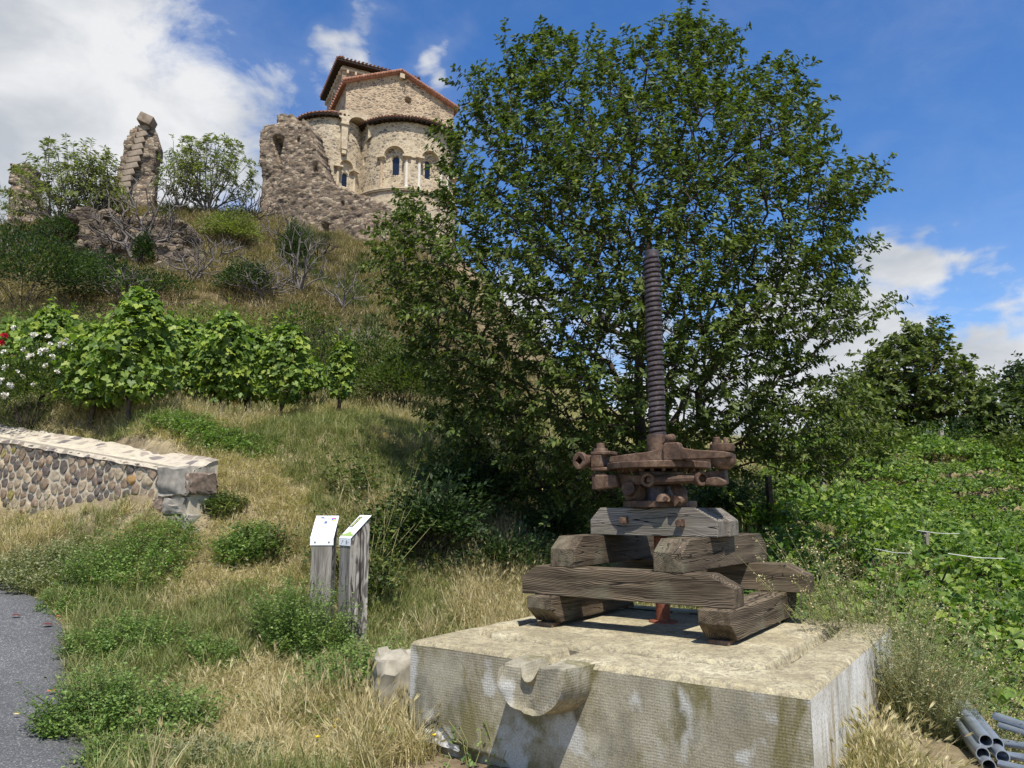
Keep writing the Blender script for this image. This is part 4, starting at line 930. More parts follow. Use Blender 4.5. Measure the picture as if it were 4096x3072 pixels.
mb.add(vs, fs); mb.build('mortar_core', M['mortar'], wall)
cp = MB()
def cpf(i, j):
    s = -.02 + WEND * i / 120; f = j / 8; y = .035 - .44 * f; z = wtop(s) - .115 + .165 * f + (.0 if j else -.06) + .012 * float(vnoise(np.array(s), np.array(f), 6, 3)) * 2
    return (s, sgn * y, z)
cp.grid(120, 8, cpf).build('coping', M['coping'], wall, smooth=True)
# Voronoi packing of the face
def clip(poly, p, n):
    out = []
    for i in range(len(poly)):
        a, b = poly[i], poly[(i + 1) % len(poly)]; da = (a - p) @ n; db = (b - p) @ n
        if da <= 0: out.append(a)
        if da * db < 0: out.append(a + (b - a) * (da / (da - db)))
    return out
rw = random.Random(11); seeds = []
def rad(z): return 1
tries = 0
while len(seeds) < 300 and tries < 30000:
    tries += 1
    s = rw.uniform(.50, WL + .5); z = rw.uniform(wbot(s) - .05, wtop(s) - .12); r = rw.choice([.075, .09, .105, .125, .15, .19, .22])
    if all(math.hypot((s - a) * .92, (z - b) * 1.08) > (r + c) * .5 for a, b, c in seeds): seeds.append((s, z, r))
seeds_np = np.array([(a, b) for a, b, _ in seeds])
for k_, (s, z, r) in enumerate(seeds):
    c = np.array([s, z]); poly = [c + np.array(q) for q in ((-.3, -.3), (.3, -.3), (.3, .3), (-.3, .3))]
    for o_ in seeds_np[np.hypot(*(seeds_np - c).T) < .5]:
        dd = o_ - c; L = np.hypot(*dd)
        if L < 1e-6: continue
        poly = clip(poly, c + dd / 2, dd / L)
        if len(poly) < 3: break
    poly = clip(poly, np.array([s, wtop(s) - .13]), np.array([0, 1.0])); poly = clip(poly, np.array([.42, z]), np.array([-1.0, 0]))
    if len(poly) < 3: continue
    poly = np.array(poly); ctr = poly.mean(0)
    # resample to a rounded outline
    angs = np.arctan2(poly[:, 1] - ctr[1], poly[:, 0] - ctr[0]); pts = []
    for q in range(12):
        a_ = 2 * math.pi * q / 12; dv = np.array([math.cos(a_), math.sin(a_)]); best = .3
        for i in range(len(poly)):
            p0, p1 = poly[i] - ctr, poly[(i + 1) % len(poly)] - ctr; den = dv[0] * (p1 - p0)[1] - dv[1] * (p1 - p0)[0]
            if abs(den) < 1e-9: continue
            t_ = (p0[0] * (p1 - p0)[1] - p0[1] * (p1 - p0)[0]) / den; w_ = (p0[0] * dv[1] - p0[1] * dv[0]) / den
            if t_ > 0 and -1e-6 <= w_ <= 1 + 1e-6: best = min(best, t_)
        pts.append(min(best - .011, .20) * (.86 + .12 * rw.random()))
    pts = np.array(pts); pts = np.clip(.76 * pts + .12 * (np.roll(pts, 1) + np.roll(pts, -1)), .015, .22)
    pr = .010 + .022 * rw.random(); vs = []; fs = []
    for (sc, y) in ((1.0, -.03), (.95, pr * .7), (.70, pr)):
        for q in range(12):
            a_ = 2 * math.pi * q / 12; vs.append((pts[q] * sc * math.cos(a_), sgn * (y + .006 * rw.uniform(-1, 1)), pts[q] * sc * math.sin(a_)))
    vs.append((0, sgn * (pr + .002), 0))
    for q in range(12):
        w_ = (q + 1) % 12
        for lv in (0, 1): f = (lv * 12 + q, lv * 12 + w_, (lv + 1) * 12 + w_, (lv + 1) * 12 + q); fs.append(f[::-1] if sgn > 0 else f)
        f = (24 + q, 24 + w_, 36); fs.append(f[::-1] if sgn > 0 else f)
    mt = rw.choice(M['stones'])
    if s > WL - 1.8 and rw.random() < .3: mt = M['stone_lichen']
    o = MB().add(vs, fs).build('stone', mt, wall, autosmooth=50); o.location = (ctr[0], 0, ctr[1])
def rough_block(name, sx, sy, sz, mat, parent, loc, rot=(0, 0, 0), seed=1, amp=.02, n=5):
    """squared stone with a broken, uneven surface"""
    vs = []; fs = []; mp = {}
    def vid(i, j, k):
        if (i, j, k) not in mp:
            p = np.array([i / n - .5, j / n - .5, k / n - .5]); c = np.clip(np.abs(p) * 2 - .8, 0, 1); rr = 1 - .05 * (c.sum() > .25)
            d = np.array([float(vnoise(np.array(q + i * .31 + seed), np.array(k * .77 + j * .53), 2.3, seed + a)) for a, q in enumerate(p)]) * 2 * amp
            mp[(i, j, k)] = len(vs); vs.append(tuple(p * np.array([sx, sy, sz]) * rr + d))
        return mp[(i, j, k)]
    for a in range(n):
        for b in range(n):
            fs += [(vid(a, b, 0), vid(a, b + 1, 0), vid(a + 1, b + 1, 0), vid(a + 1, b, 0)), (vid(a, b, n), vid(a + 1, b, n), vid(a + 1, b + 1, n), vid(a, b + 1, n)),
                   (vid(a, 0, b), vid(a + 1, 0, b), vid(a + 1, 0, b + 1), vid(a, 0, b + 1)), (vid(a, n, b), vid(a, n, b + 1), vid(a + 1, n, b + 1), vid(a + 1, n, b)),
                   (vid(0, a, b), vid(0, a, b + 1), vid(0, a + 1, b + 1), vid(0, a + 1, b)), (vid(n, a, b), vid(n, a + 1, b), vid(n, a + 1, b + 1), vid(n, a, b + 1))]
    o = MB().add(vs, fs).build(name, mat, parent, autosmooth=38); o.location = loc; o.rotation_euler = rot; return o
for (s0_, s1_, z0_, z1_, mt, am) in ((-.02, .56, 1.72, 2.10, 'pierstone', .03), (.05, .44, 1.50, 1.71, 'pierstone', .02), (-.06, .05, 1.76, 2.02, None, .02), (.45, .62, 1.50, 1.70, None, .015), (-.04, .10, 1.28, 1.50, 'pierstone', .02),
                                 (.11, .45, 1.34, 1.49, 'pierstone', .02), (-.2, .42, 1.10, 1.32, 'pierstone', .025), (.43, .58, 1.30, 1.48, None, .015)):
    rough_block('stone_block', s1_ - s0_, .42, z1_ - z0_, M[mt] if mt else M['stones'][1], wall, ((s0_ + s1_) / 2, sgn * -.15, (z0_ + z1_) / 2), seed=int(s1_ * 100), amp=am, n=6)
for o in list(wall.children):
    if o.name.startswith('stone') and abs(o.location.x - 1.05) < .09 and abs(o.location.z - 1.86) < .09: o.data.materials[0] = M['stone_orange']; break
q = P(400, 690, 5.75); rough_block('boulder', .34, .32, .62, plain('boulder_stone', (.30, .27, .21), .95, 0, .1, .3, 11), None, (q[0] - .02, q[1], .22), (.1, .05, .3), seed=6, amp=.05, n=6)
tag(bpy.data.objects['boulder'], 'rough pale boulder standing in grass against the left corner of the basin', 'rock')
# ------------------------------------------------------------------ vegetation helpers
def tri_fan(outline, z): return outline
L_CH = (np.array([(0, 0, 0), (.5, 0, -.05), (1, 0, -.16), (.28, .20, .05), (.68, .19, .0), (.28, -.20, .05), (.68, -.19, .0)]), np.array([(0, 1, 3), (1, 4, 3), (1, 2, 4), (0, 5, 1), (1, 5, 6), (1, 6, 2)]))
L_SM = (np.array([(0, 0, 0), (.5, .30, .06), (1, 0, -.06), (.5, -.30, .06)]), np.array([(0, 2, 1), (0, 3, 2)]))
L_AW = (np.array([(0, 0, 0), (.4, .045, .0), (1, 0, -.02), (.4, -.045, .0)]), np.array([(0, 2, 1), (0, 3, 2)]))
L_NR = (np.array([(0, 0, 0), (.5, .13, .04), (1, 0, -.08), (.5, -.13, .04)]), np.array([(0, 2, 1), (0, 3, 2)]))
def vine_leaf():
    an = [-162, -128, -100, -72, -50, -26, 0, 26, 50, 72, 100, 128, 162]; rr = [.42, .60, .50, .78, .56, .84, 1.0, .84, .56, .78, .50, .60, .42]
    rr = [.36, .56, .52, .70, .50, .66, .92, .66, .50, .70, .52, .56, .36]
    v = [(0, 0, -.04)] + [(r * math.cos(R(a)) * .56, r * math.sin(R(a)) * .62, .10 * r * abs(math.sin(R(a * 2.5))) - .12 * r * r) for a, r in zip(an, rr)]
    v = np.array(v); v[:, 0] += .2
    return v, np.array([(0, i, i + 1) for i in range(1, 13)])
L_VN = vine_leaf()
def norm(a): return a / np.maximum(np.linalg.norm(a, axis=-1, keepdims=True), 1e-9)
def leaf_geo(proto, pos, fwd, up, size):
    pv, pf = proto; n = len(pos); x = norm(fwd); y = norm(np.cross(up, x)); z = np.cross(x, y); size = np.asarray(size).reshape(-1, 1, 1)
    V = pos[:, None] + size * (pv[None, :, 0:1] * x[:, None] + pv[None, :, 1:2] * y[:, None] + pv[None, :, 2:3] * z[:, None])
    Fc = pf[None] + (np.arange(n) * len(pv))[:, None, None]
    return V.reshape(-1, 3), Fc.reshape(-1, 3), np.repeat(RNG.random(n), len(pv))
def leaf_obj(name, proto, pos, fwd, up, size, mat, parent=None):
    V, Fc, r = leaf_geo(proto, pos, fwd, up, size); return link(name, np_mesh(name, V, Fc, mat, r), parent)
def edge_tubes(A, B, ra, rb, k=4):
    A = np.asarray(A, float); B = np.asarray(B, float); d = norm(B - A); u = norm(np.cross(d, np.array([.31, .17, .93]))); v = np.cross(d, u)
    an = 2 * np.pi * np.arange(k) / k; ring = u[:, None] * np.cos(an)[None, :, None] + v[:, None] * np.sin(an)[None, :, None]
    Va = A[:, None] + ring * np.asarray(ra).reshape(-1, 1, 1); Vb = B[:, None] + ring * np.asarray(rb).reshape(-1, 1, 1)
    V = np.concatenate([Va, Vb], 1).reshape(-1, 3); b = (np.arange(len(A)) * 2 * k)[:, None]; i = np.arange(k); j = (i + 1) % k
    Fc = np.stack([b + i, b + j, b + k + j, b + k + i], -1).reshape(-1, 4); return V, Fc
def network(tips, trunk, step=.35, r_tip=.004, bias=.35, droop=0.0):
    """branches that reach every tip from the trunk polyline; returns edges with radii"""
    nodes = []; par = []; plen = []
    for i, p in enumerate(trunk):
        nodes.append(np.array(p, float)); par.append(i - 1 if i else -1); plen.append(0 if not i else plen[-1] + np.linalg.norm(nodes[-1] - nodes[-2]))
    base = nodes[-1]; order = np.argsort(np.linalg.norm(tips - np.mean(trunk, 0), axis=1)); N = np.zeros((len(trunk) + 40 * len(tips), 3)); PL = np.zeros(len(N)); n = len(nodes)
    N[:n] = nodes; PL[:n] = plen; par = list(par); tipid = []
    for t in order:
        p = tips[t]; d = np.linalg.norm(N[:n] - p, axis=1); c = d + bias * PL[:n] + .6 * np.maximum(0, N[:n, 2] - p[2]); k = int(np.argmin(c)); m = max(1, int(d[k] / step)); a = N[k].copy(); prev = k
        for q in range(1, m + 1):
            f = q / m; w = a + (p - a) * f + np.array([0, 0, (.10 - droop) * d[k] * math.sin(math.pi * f)]) + (RNG.normal(0, .035 * min(1, d[k]), 3) if q < m else 0)
            N[n] = w; PL[n] = PL[prev] + np.linalg.norm(w - N[prev]); par.append(prev); prev = n; n += 1
            if n >= len(N) - 2: N = np.r_[N, np.zeros((20000, 3))]; PL = np.r_[PL, np.zeros(20000)]
        tipid.append((t, n - 1))
    w = np.zeros(n)
    for _, k in tipid: w[k] += 1
    for k in range(n - 1, 0, -1): w[par[k]] += w[k]
    rad = r_tip * np.maximum(w, 1) ** .42; pr = np.array(par); ch = np.arange(1, n)
    return N[:n], pr, rad, dict(tipid)
def tree(name, trunk, tips, r_tip, leaf, label, cat, group=None, bark='bark', sides=4, droop=0, step=.35, bias=.35):
    o = empty(name, trunk[0], 0, label, cat, group); org = np.array(trunk[0]); tips = np.asarray(tips)
    N, pr, rad, tid = network(tips, trunk, step, r_tip, bias, droop); ch = np.arange(1, len(N))
    big = rad[ch] > r_tip * 9; V1, F1 = edge_tubes(N[pr[ch]][big] - org, N[ch][big] - org, rad[pr[ch]][big] * 1.0, rad[ch][big], 8)
    k_ = ~big; V2, F2 = edge_tubes(N[pr[ch]][k_] - org, N[ch][k_] - org, np.minimum(rad[pr[ch]][k_], rad[ch][k_] * 1.6), rad[ch][k_], sides)
    if len(F1): link('trunk', np_mesh('trunk', V1, F1, M[bark], smooth=True), o)
    link('branches', np_mesh('branches', V2, F2, M[bark]), o)
    if leaf:
        proto, mat, size, per, length, up = leaf
        ids = np.array([tid[i] for i in range(len(tips))]); d = norm(norm(N[ids] - N[pr[ids]]) + norm(N[ids] - N[0] - np.array([0, 0, 1.0])) * .7 + np.array([0, 0, up]) + RNG.normal(0, .25, (len(ids), 3)))
        n = len(ids); ln = length * RNG.uniform(.5, 1.0, n) * np.where(RNG.random(n) < .16, 1.9, 1.15); f = RNG.random((n, per)) ** .8
        bend = np.array([0, 0, -.25]); pos = N[ids][:, None] + d[:, None] * (f * ln[:, None])[..., None] + bend * ((f ** 2) * ln[:, None])[..., None] + RNG.normal(0, .015, (n, per, 3))
        side = norm(np.cross(d, np.array([0, 0, 1.0]) + RNG.normal(0, .2, (n, 3)))); sg = RNG.choice([-1, 1], (n, per)); az = RNG.normal(0, .9, (n, per)); up_ = np.cross(side, d)
        fw = d[:, None] * .55 + (side[:, None] * np.cos(az)[..., None] + up_[:, None] * np.sin(az)[..., None]) * sg[..., None] + np.array([0, 0, -.35])
        upv = np.array([0, 0, 1.0]) + RNG.normal(0, .55, (n, per, 3)) + np.array([SUN[0], SUN[1], 0]) * .3
        leaf_obj('leaves', proto, (pos.reshape(-1, 3) - org), fw.reshape(-1, 3), upv.reshape(-1, 3), size * RNG.uniform(.65, 1.2, n * per), M[mat], o)
        # bare twigs carrying the leaves
        T0 = N[ids] - org; T1 = T0 + d * (ln * .5)[:, None] + bend * .25 * ln[:, None]; T2 = T0 + d * ln[:, None] + bend * ln[:, None]
        V, Fc = edge_tubes(np.r_[T0, T1], np.r_[T1, T2], r_tip * .9, r_tip * .45, 3); tag(link('twigs', np_mesh('twigs', V, Fc, M[bark]), o), kind='stuff')
    return o
def crown_tips(poly, d, n, maxdep, edge=0.55, seed=0):
    """points inside the volume swept by inflating an outline about the plane at distance d"""
    rg = np.random.default_rng(seed); poly = np.array(poly, float); u0, v0 = poly.min(0); u1, v1 = poly.max(0); out = []
    seg = np.c_[poly, np.roll(poly, -1, 0)]
    while len(out) < n:
        u = rg.uniform(u0, u1, 500); v = rg.uniform(v0, v1, 500); ins = in_poly(u, v, poly)
        for a, b in zip(u[ins], v[ins]):
            A = seg[:, :2]; Bv = seg[:, 2:] - A; t = np.clip(((np.array([a, b]) - A) * Bv).sum(1) / (Bv ** 2).sum(1), 0, 1); D = np.hypot(*(A + Bv * t[:, None] - (a, b)).T).min() * d / F
            h = math.sqrt(max(0, min(D, maxdep) * (2 * maxdep - min(D, maxdep)))) if D < maxdep else maxdep
            dep = rg.choice([-1, 1], p=[.62, .38]) * h * rg.random() ** edge
            out.append(P(a, b, d)); r = ray(a, b); out[-1] = np.array([0, 0, EYE]) + r * ((d + dep) / r[1])
            out[-1][:2] += 0
            # keep the outline where the photograph shows it although the point moves in depth
            if len(out) >= n: break
    return np.array(out)
def lumpy(n, rad, seed, fill=.55, flat=0, lump=.28):
    rg = np.random.default_rng(seed); d = norm(rg.normal(size=(n, 3)))
    if flat: d[:, 2] = np.abs(d[:, 2]) - flat * rg.random(n)
    r = rg.random(n) ** fill; az = np.arctan2(d[:, 1], d[:, 0]); m = 1 + lump * 2 * vnoise(az * 1.6 + 9, d[:, 2] * 2.4 + 5, 1.3, seed) + lump * vnoise(az * 3 + 2, d[:, 2] * 5, 1.7, seed + 1)
    return d * (r * m)[:, None] * np.array(rad), d
def bush(name, loc, rad, n, size, proto, mat, label, cat, seed=1, group=None, stems=18, bark='bark', fill=.45, flat=.25, lump=.28, rnd=.6, upw=.4, parts=('leaves', 'stems'), shell=None):
    o = empty(name, loc, 0, label, cat, group); p, d = lumpy(n, rad, seed, fill, flat, lump); c = np.array([0, 0, rad[2] * .55]); rg = np.random.default_rng(seed)
    fw = d + rg.normal(0, rnd, (n, 3)) + np.array([0, 0, upw]); up = np.array([0, 0, 1.0]) + d * .5 + rg.normal(0, .5, (n, 3))
    leaf_obj(parts[0], proto, p + c, fw, up, size * rg.uniform(.6, 1.25, n), M[mat], o)
    if stems:
        e = p[rg.integers(0, n, stems)] * .95 + c; mid = e * .5 * np.array([.8, .8, 1.1]); z = np.zeros_like(e); z[:, :2] = e[:, :2] * .08; rr = size * .09
        V, Fc = edge_tubes(np.r_[z, mid], np.r_[mid, e], np.r_[np.full(stems, rr * 1.6), np.full(stems, rr)], np.r_[np.full(stems, rr), np.full(stems, rr * .4)], 4)
        link(parts[1], np_mesh(parts[1], V, Fc, M[bark]), o)
    return o
def gnd(u, v, dlo=3, dhi=60):
    """point where the pixel's ray meets the ground"""
    ds = np.linspace(dlo, dhi, 400); r = ray(u, v); x = r[0] * ds / r[1]; y = ds; z = EYE + r[2] * ds / r[1]; h = H(x, y); k = np.argmax(z < h)
    if not (z < h).any(): k = -1
    return np.array([x[k], y[k], h[k]])
def on_ground(u, d): x = (u - 512) / F * d * 1.01; return np.array([x, d, h1(x, d)])
# ------------------------------------------------------------------ the big cherry tree behind the press
poly = [(498, 32), (520, 50), (548, 36), (575, 48), (605, 60), (640, 46), (672, 40), (684, 12), (700, 34), (730, 42), (738, 78), (768, 70), (804, 76), (792, 104), (818, 112), (822, 152), (838, 168), (880, 184), (862, 205), (838, 232),
        (868, 262), (836, 282), (850, 300), (888, 314), (850, 338), (822, 350), (800, 372), (838, 378), (862, 396), (884, 424), (874, 452), (850, 470), (800, 478), (760, 462), (730, 480), (690, 470), (640, 500), (590, 520), (540, 500), (512, 496), (500, 470), (466, 468),
        (440, 444), (452, 410), (420, 372), (402, 334), (396, 300), (372, 268), (384, 246), (404, 210), (436, 206), (446, 170), (440, 146), (478, 128), (462, 82), (500, 88)]
tb = on_ground(640, 12.3)
TD = 11.2
tips = crown_tips(poly, TD, 3500, 2.9, .55, 3)
top = [tb, tb + (.05, -.1, .7), tb + (.0, -.2, 1.5), tb + (-.1, -.35, 2.4), P(640, 330, 11.6), P(650, 230, 11.4)]
cherry = tree('cherry_tree', top, tips, .0042, (L_CH, 'cherry', .092, 30, .50, .40), 'large dense wild cherry tree with dark green leaves right behind the wine press', 'tree', step=.4, bias=.25)
# ------------------------------------------------------------------ far trees on the right
wp = [(915, 331), (935, 334), (950, 345), (966, 362), (975, 385), (986, 392), (984, 410), (994, 432), (990, 448), (960, 456), (930, 440), (905, 445), (880, 446), (858, 430), (850, 412), (862, 396), (868, 372), (882, 352), (895, 345)]
b = on_ground(944, 33); b2 = on_ground(950, 33.5)
tree('walnut_tree', [b, b + (-.3, 0, 1.5), b + (-.9, 0, 3.0), P(925, 395, 33)], crown_tips(wp, 33, 620, 3.2, .45, 5), .016, (L_SM, 'walnut', .26, 26, .85, .2), 'tall rounded walnut tree rising above the far end of the vineyard', 'tree', step=.9)
fp = [(985, 402), (1000, 392), (1018, 388), (1034, 384), (1060, 390), (1100, 400), (1100, 480), (1040, 478), (990, 466), (978, 440), (980, 415)]
b = on_ground(1030, 31)
tree('bushy_tree', [b, b + (0, 0, 1.5), P(1030, 430, 31)], crown_tips(fp, 30, 460, 2.6, .45, 6), .014, (L_SM, 'bush', .24, 24, .8, .2), 'mid green bushy tree at the right edge beside the walnut tree', 'tree', step=.9)
fp = [(1002, 382), (1012, 374), (1024, 368), (1040, 366), (1060, 380), (1050, 410), (1010, 408)]
b = on_ground(1040, 44)
tree('oak_tree', [b, b + (0, 0, 3), P(1036, 410, 44)], crown_tips(fp, 44, 150, 2.2, .5, 7), .02, (L_SM, 'dark', .28, 22, .9, .2), 'dark thin crowned tree peeping over the bushy tree at the far right', 'tree', step=1.0)
fp = [(842, 398), (852, 386), (866, 392), (874, 410), (872, 448), (840, 450), (825, 432), (828, 410)]
b = on_ground(850, 28)
tree('young_walnut_tree', [b, b + (0, 0, 1.4), P(852, 425, 28)], crown_tips(fp, 28, 240, 1.6, .5, 8), .012, (L_SM, 'walnut', .2, 22, .6, .2), 'smaller tree left of the walnut, half hidden by cherry branches', 'tree', step=.7)
for i, (u, d, rx, rz, mt, lb, cat) in enumerate([(905, 30, 1.5, 1.0, 'bush', 'low green bramble hedge below the walnut trunk', 'hedge'), (952, 29, 1.7, 1.4, 'dark', 'dark rounded bush right of the concrete fence post', 'bush'), (990, 28, 1.8, 1.2, 'bush', 'leafy bush under the bushy tree at the right edge', 'bush'), (1024, 26.5, 1.8, 1.4, 'walnut', 'last bush in the hedge cut by the right edge', 'bush'), (870, 27, 1.3, .8, 'bush', 'weedy bush at the far left end of the vineyard edge', 'bush')]):
    b = on_ground(u, d); bush('hedge_bush', b, (rx, 1.0, rz), 2600, .15, L_SM, mt, lb, cat, 60 + i, fill=.35)
# ------------------------------------------------------------------ branching shrubs on the hill
def shrub_tips(c, rad, n, seed, low=.25):
    rg = np.random.default_rng(seed); d = norm(rg.normal(size=(n, 3))); d[:, 2] = np.abs(d[:, 2]) * .9 + low * .3
    return np.array(c) + d * np.array(rad) * (rg.random(n) ** .35)[:, None]
def multi_trunk(b, n, spread, h, seed):
    rg = np.random.default_rng(seed); return [b, b + (0, 0, .15)]
def onhill(u, v, d):
    ds = np.linspace(d * .6, d * 1.25, 300); r = ray(u, v); x = r[0] * ds / r[1]; z = EYE + r[2] * ds / r[1]; k = np.nonzero(z < H(x, ds))[0]
    b = np.array([x[k[0]], ds[k[0]], 0]) if len(k) and k[0] > 0 else P(u, v, d); b[2] = h1(b[0], b[1]) - .1; return b
def hshrub(name, u, v, d, rx, rz, n, leaf, label, cat, seed, bark='bark_grey', r_tip=.012, group=None, ry=None, step=.45, bias=.9):
    b = onhill(u, v, d)
    t = shrub_tips(b + (0, 0, rz * .25), (rx, ry or rx * .8, rz), n, seed); return tree(name, [b, b + (0, 0, .25)], t, r_tip, leaf, label, cat, group, bark, 4, -.02, step, bias)
WL_ = (L_NR, 'willow', .30, 20, .62, .5)
hshrub('almond_tree', 66, 214, 39, 3.0, 4.6, 260, WL_, 'open multi-stemmed almond tree on the ridge between the two left ruins', 'tree', 31)
hshrub('almond_tree', 30, 226, 38, 1.7, 2.6, 60, (L_NR, 'willow', .22, 12, .5, .5), 'thin young almond sapling at the left edge beside the ruin stump', 'tree', 32)
hshrub('almond_tree', 94, 214, 39.5, 1.6, 3.8, 90, WL_, 'slender leafy almond sapling just left of the leaning ruin', 'tree', 33)
hshrub('almond_tree', 207, 218, 38.5, 2.7, 4.4, 240, (L_NR, 'willow', .30, 18, .62, .5), 'light green feathery almond tree between leaning ruin and castle wall', 'tree', 34)
hshrub('almond_tree', 178, 214, 39.5, 1.4, 3.9, 90, (L_NR, 'willow', .26, 10, .6, .5), 'sparse tall sapling immediately right of the leaning ruin', 'tree', 35)
b = P(135.5, 264, 29); b[2] = h1(b[0], b[1])
hshrub('dead_tree', 135.5, 268, 29, 2.7, 4.2, 260, None, 'leafless grey tree with spreading twigs in front of the leaning ruin', 'tree', 36, r_tip=.014, bias=.5)
hshrub('dead_tree', 343, 312, 25, 1.25, 2.1, 90, None, 'small bare tree standing on the sandy slope left of the cherry tree', 'tree', 37, r_tip=.010, bias=.5)
hshrub('dead_tree', 300, 296, 27, 1.5, 3.0, 190, None, 'bare silvery twiggy shrub beneath the castle wall', 'shrub', 38, r_tip=.011, bias=.6)
hshrub('dead_tree', 192, 285, 27, 1.5, 1.7, 130, None, 'low brown leafless thorn bush on the slope above the vines', 'shrub', 39, r_tip=.011, bias=.6)
hshrub('dead_tree', 285, 250, 33, 1.7, 2.6, 120, None, 'bare grey bush leaning against the foot of the castle ruin', 'shrub', 40, r_tip=.012, bias=.6)
hshrub('dead_tree', 20, 236, 36, 1.8, 2.2, 90, (L_NR, 'willow', .16, 5, .4, .5), 'half bare shrub in dry grass at the left edge of the hill', 'shrub', 42, r_tip=.008, bias=.6)
for i, (u, v, d, rx, rz, lb) in enumerate([(60, 250, 35, 1.6, 1.3, 'bare scrub in dry grass below the almond trees'), (118, 300, 25, 1.5, 1.3, 'grey dead scrub left of the ivy clad tree'), (165, 320, 22, 1.3, 1.1, 'brown dead scrub right behind the tallest vine'), (262, 300, 26, 1.4, 1.6, 'dead twiggy scrub in the middle of the slope'),
                                              (318, 262, 32, 1.2, 1.6, 'dead scrub under the middle of the castle wall'), (352, 285, 29, 1.3, 1.2, 'dead scrub on the sandy slope'), (250, 225, 38, 1.6, 2.0, 'bare shrub on the ridge beside the castle wall'), (10, 262, 34, 1.6, 1.3, 'bare scrub at the left edge of the ridge'), (318, 320, 23, 1.1, 1.3, 'silvery dead scrub above the gap in the vines'), (215, 262, 33, 1.5, 1.2, 'brown scrub beside the rock outcrop')]):
    hshrub('dead_shrub', u, v, d, rx * 1.2, rz, 190, None, lb, 'shrub', 700 + i, r_tip=.011, bias=.6, bark='bark_grey' if i % 2 else 'bark')
for i, (u, v, d, rx, rz, n, sz, mt, lb, cat) in enumerate([
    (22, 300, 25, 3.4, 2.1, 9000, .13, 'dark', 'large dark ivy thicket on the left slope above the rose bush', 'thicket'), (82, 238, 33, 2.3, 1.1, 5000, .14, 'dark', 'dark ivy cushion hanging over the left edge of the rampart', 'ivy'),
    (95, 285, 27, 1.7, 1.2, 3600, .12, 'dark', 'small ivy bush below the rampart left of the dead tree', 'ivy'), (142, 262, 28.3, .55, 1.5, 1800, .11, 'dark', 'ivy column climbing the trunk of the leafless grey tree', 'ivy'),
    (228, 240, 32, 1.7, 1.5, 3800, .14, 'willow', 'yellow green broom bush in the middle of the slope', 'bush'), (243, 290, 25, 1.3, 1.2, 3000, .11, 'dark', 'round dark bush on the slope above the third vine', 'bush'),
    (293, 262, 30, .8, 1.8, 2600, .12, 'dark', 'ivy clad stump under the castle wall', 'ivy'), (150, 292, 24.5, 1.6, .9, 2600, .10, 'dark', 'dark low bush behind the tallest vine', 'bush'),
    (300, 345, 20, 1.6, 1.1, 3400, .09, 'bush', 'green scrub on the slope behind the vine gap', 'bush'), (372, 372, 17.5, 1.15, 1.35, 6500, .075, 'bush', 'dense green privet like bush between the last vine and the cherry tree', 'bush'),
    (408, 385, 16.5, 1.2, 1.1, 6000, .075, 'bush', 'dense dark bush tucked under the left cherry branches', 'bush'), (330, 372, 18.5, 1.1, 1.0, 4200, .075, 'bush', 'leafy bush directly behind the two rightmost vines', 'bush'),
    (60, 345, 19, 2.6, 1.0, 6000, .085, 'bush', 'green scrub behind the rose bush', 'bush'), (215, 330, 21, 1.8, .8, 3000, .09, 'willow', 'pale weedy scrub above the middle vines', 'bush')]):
    b = onhill(u, v + 8, d); bush('hill_bush', b, (rx, rx * .7, rz), n, sz, L_SM, mt, lb, cat, 80 + i, fill=.38)
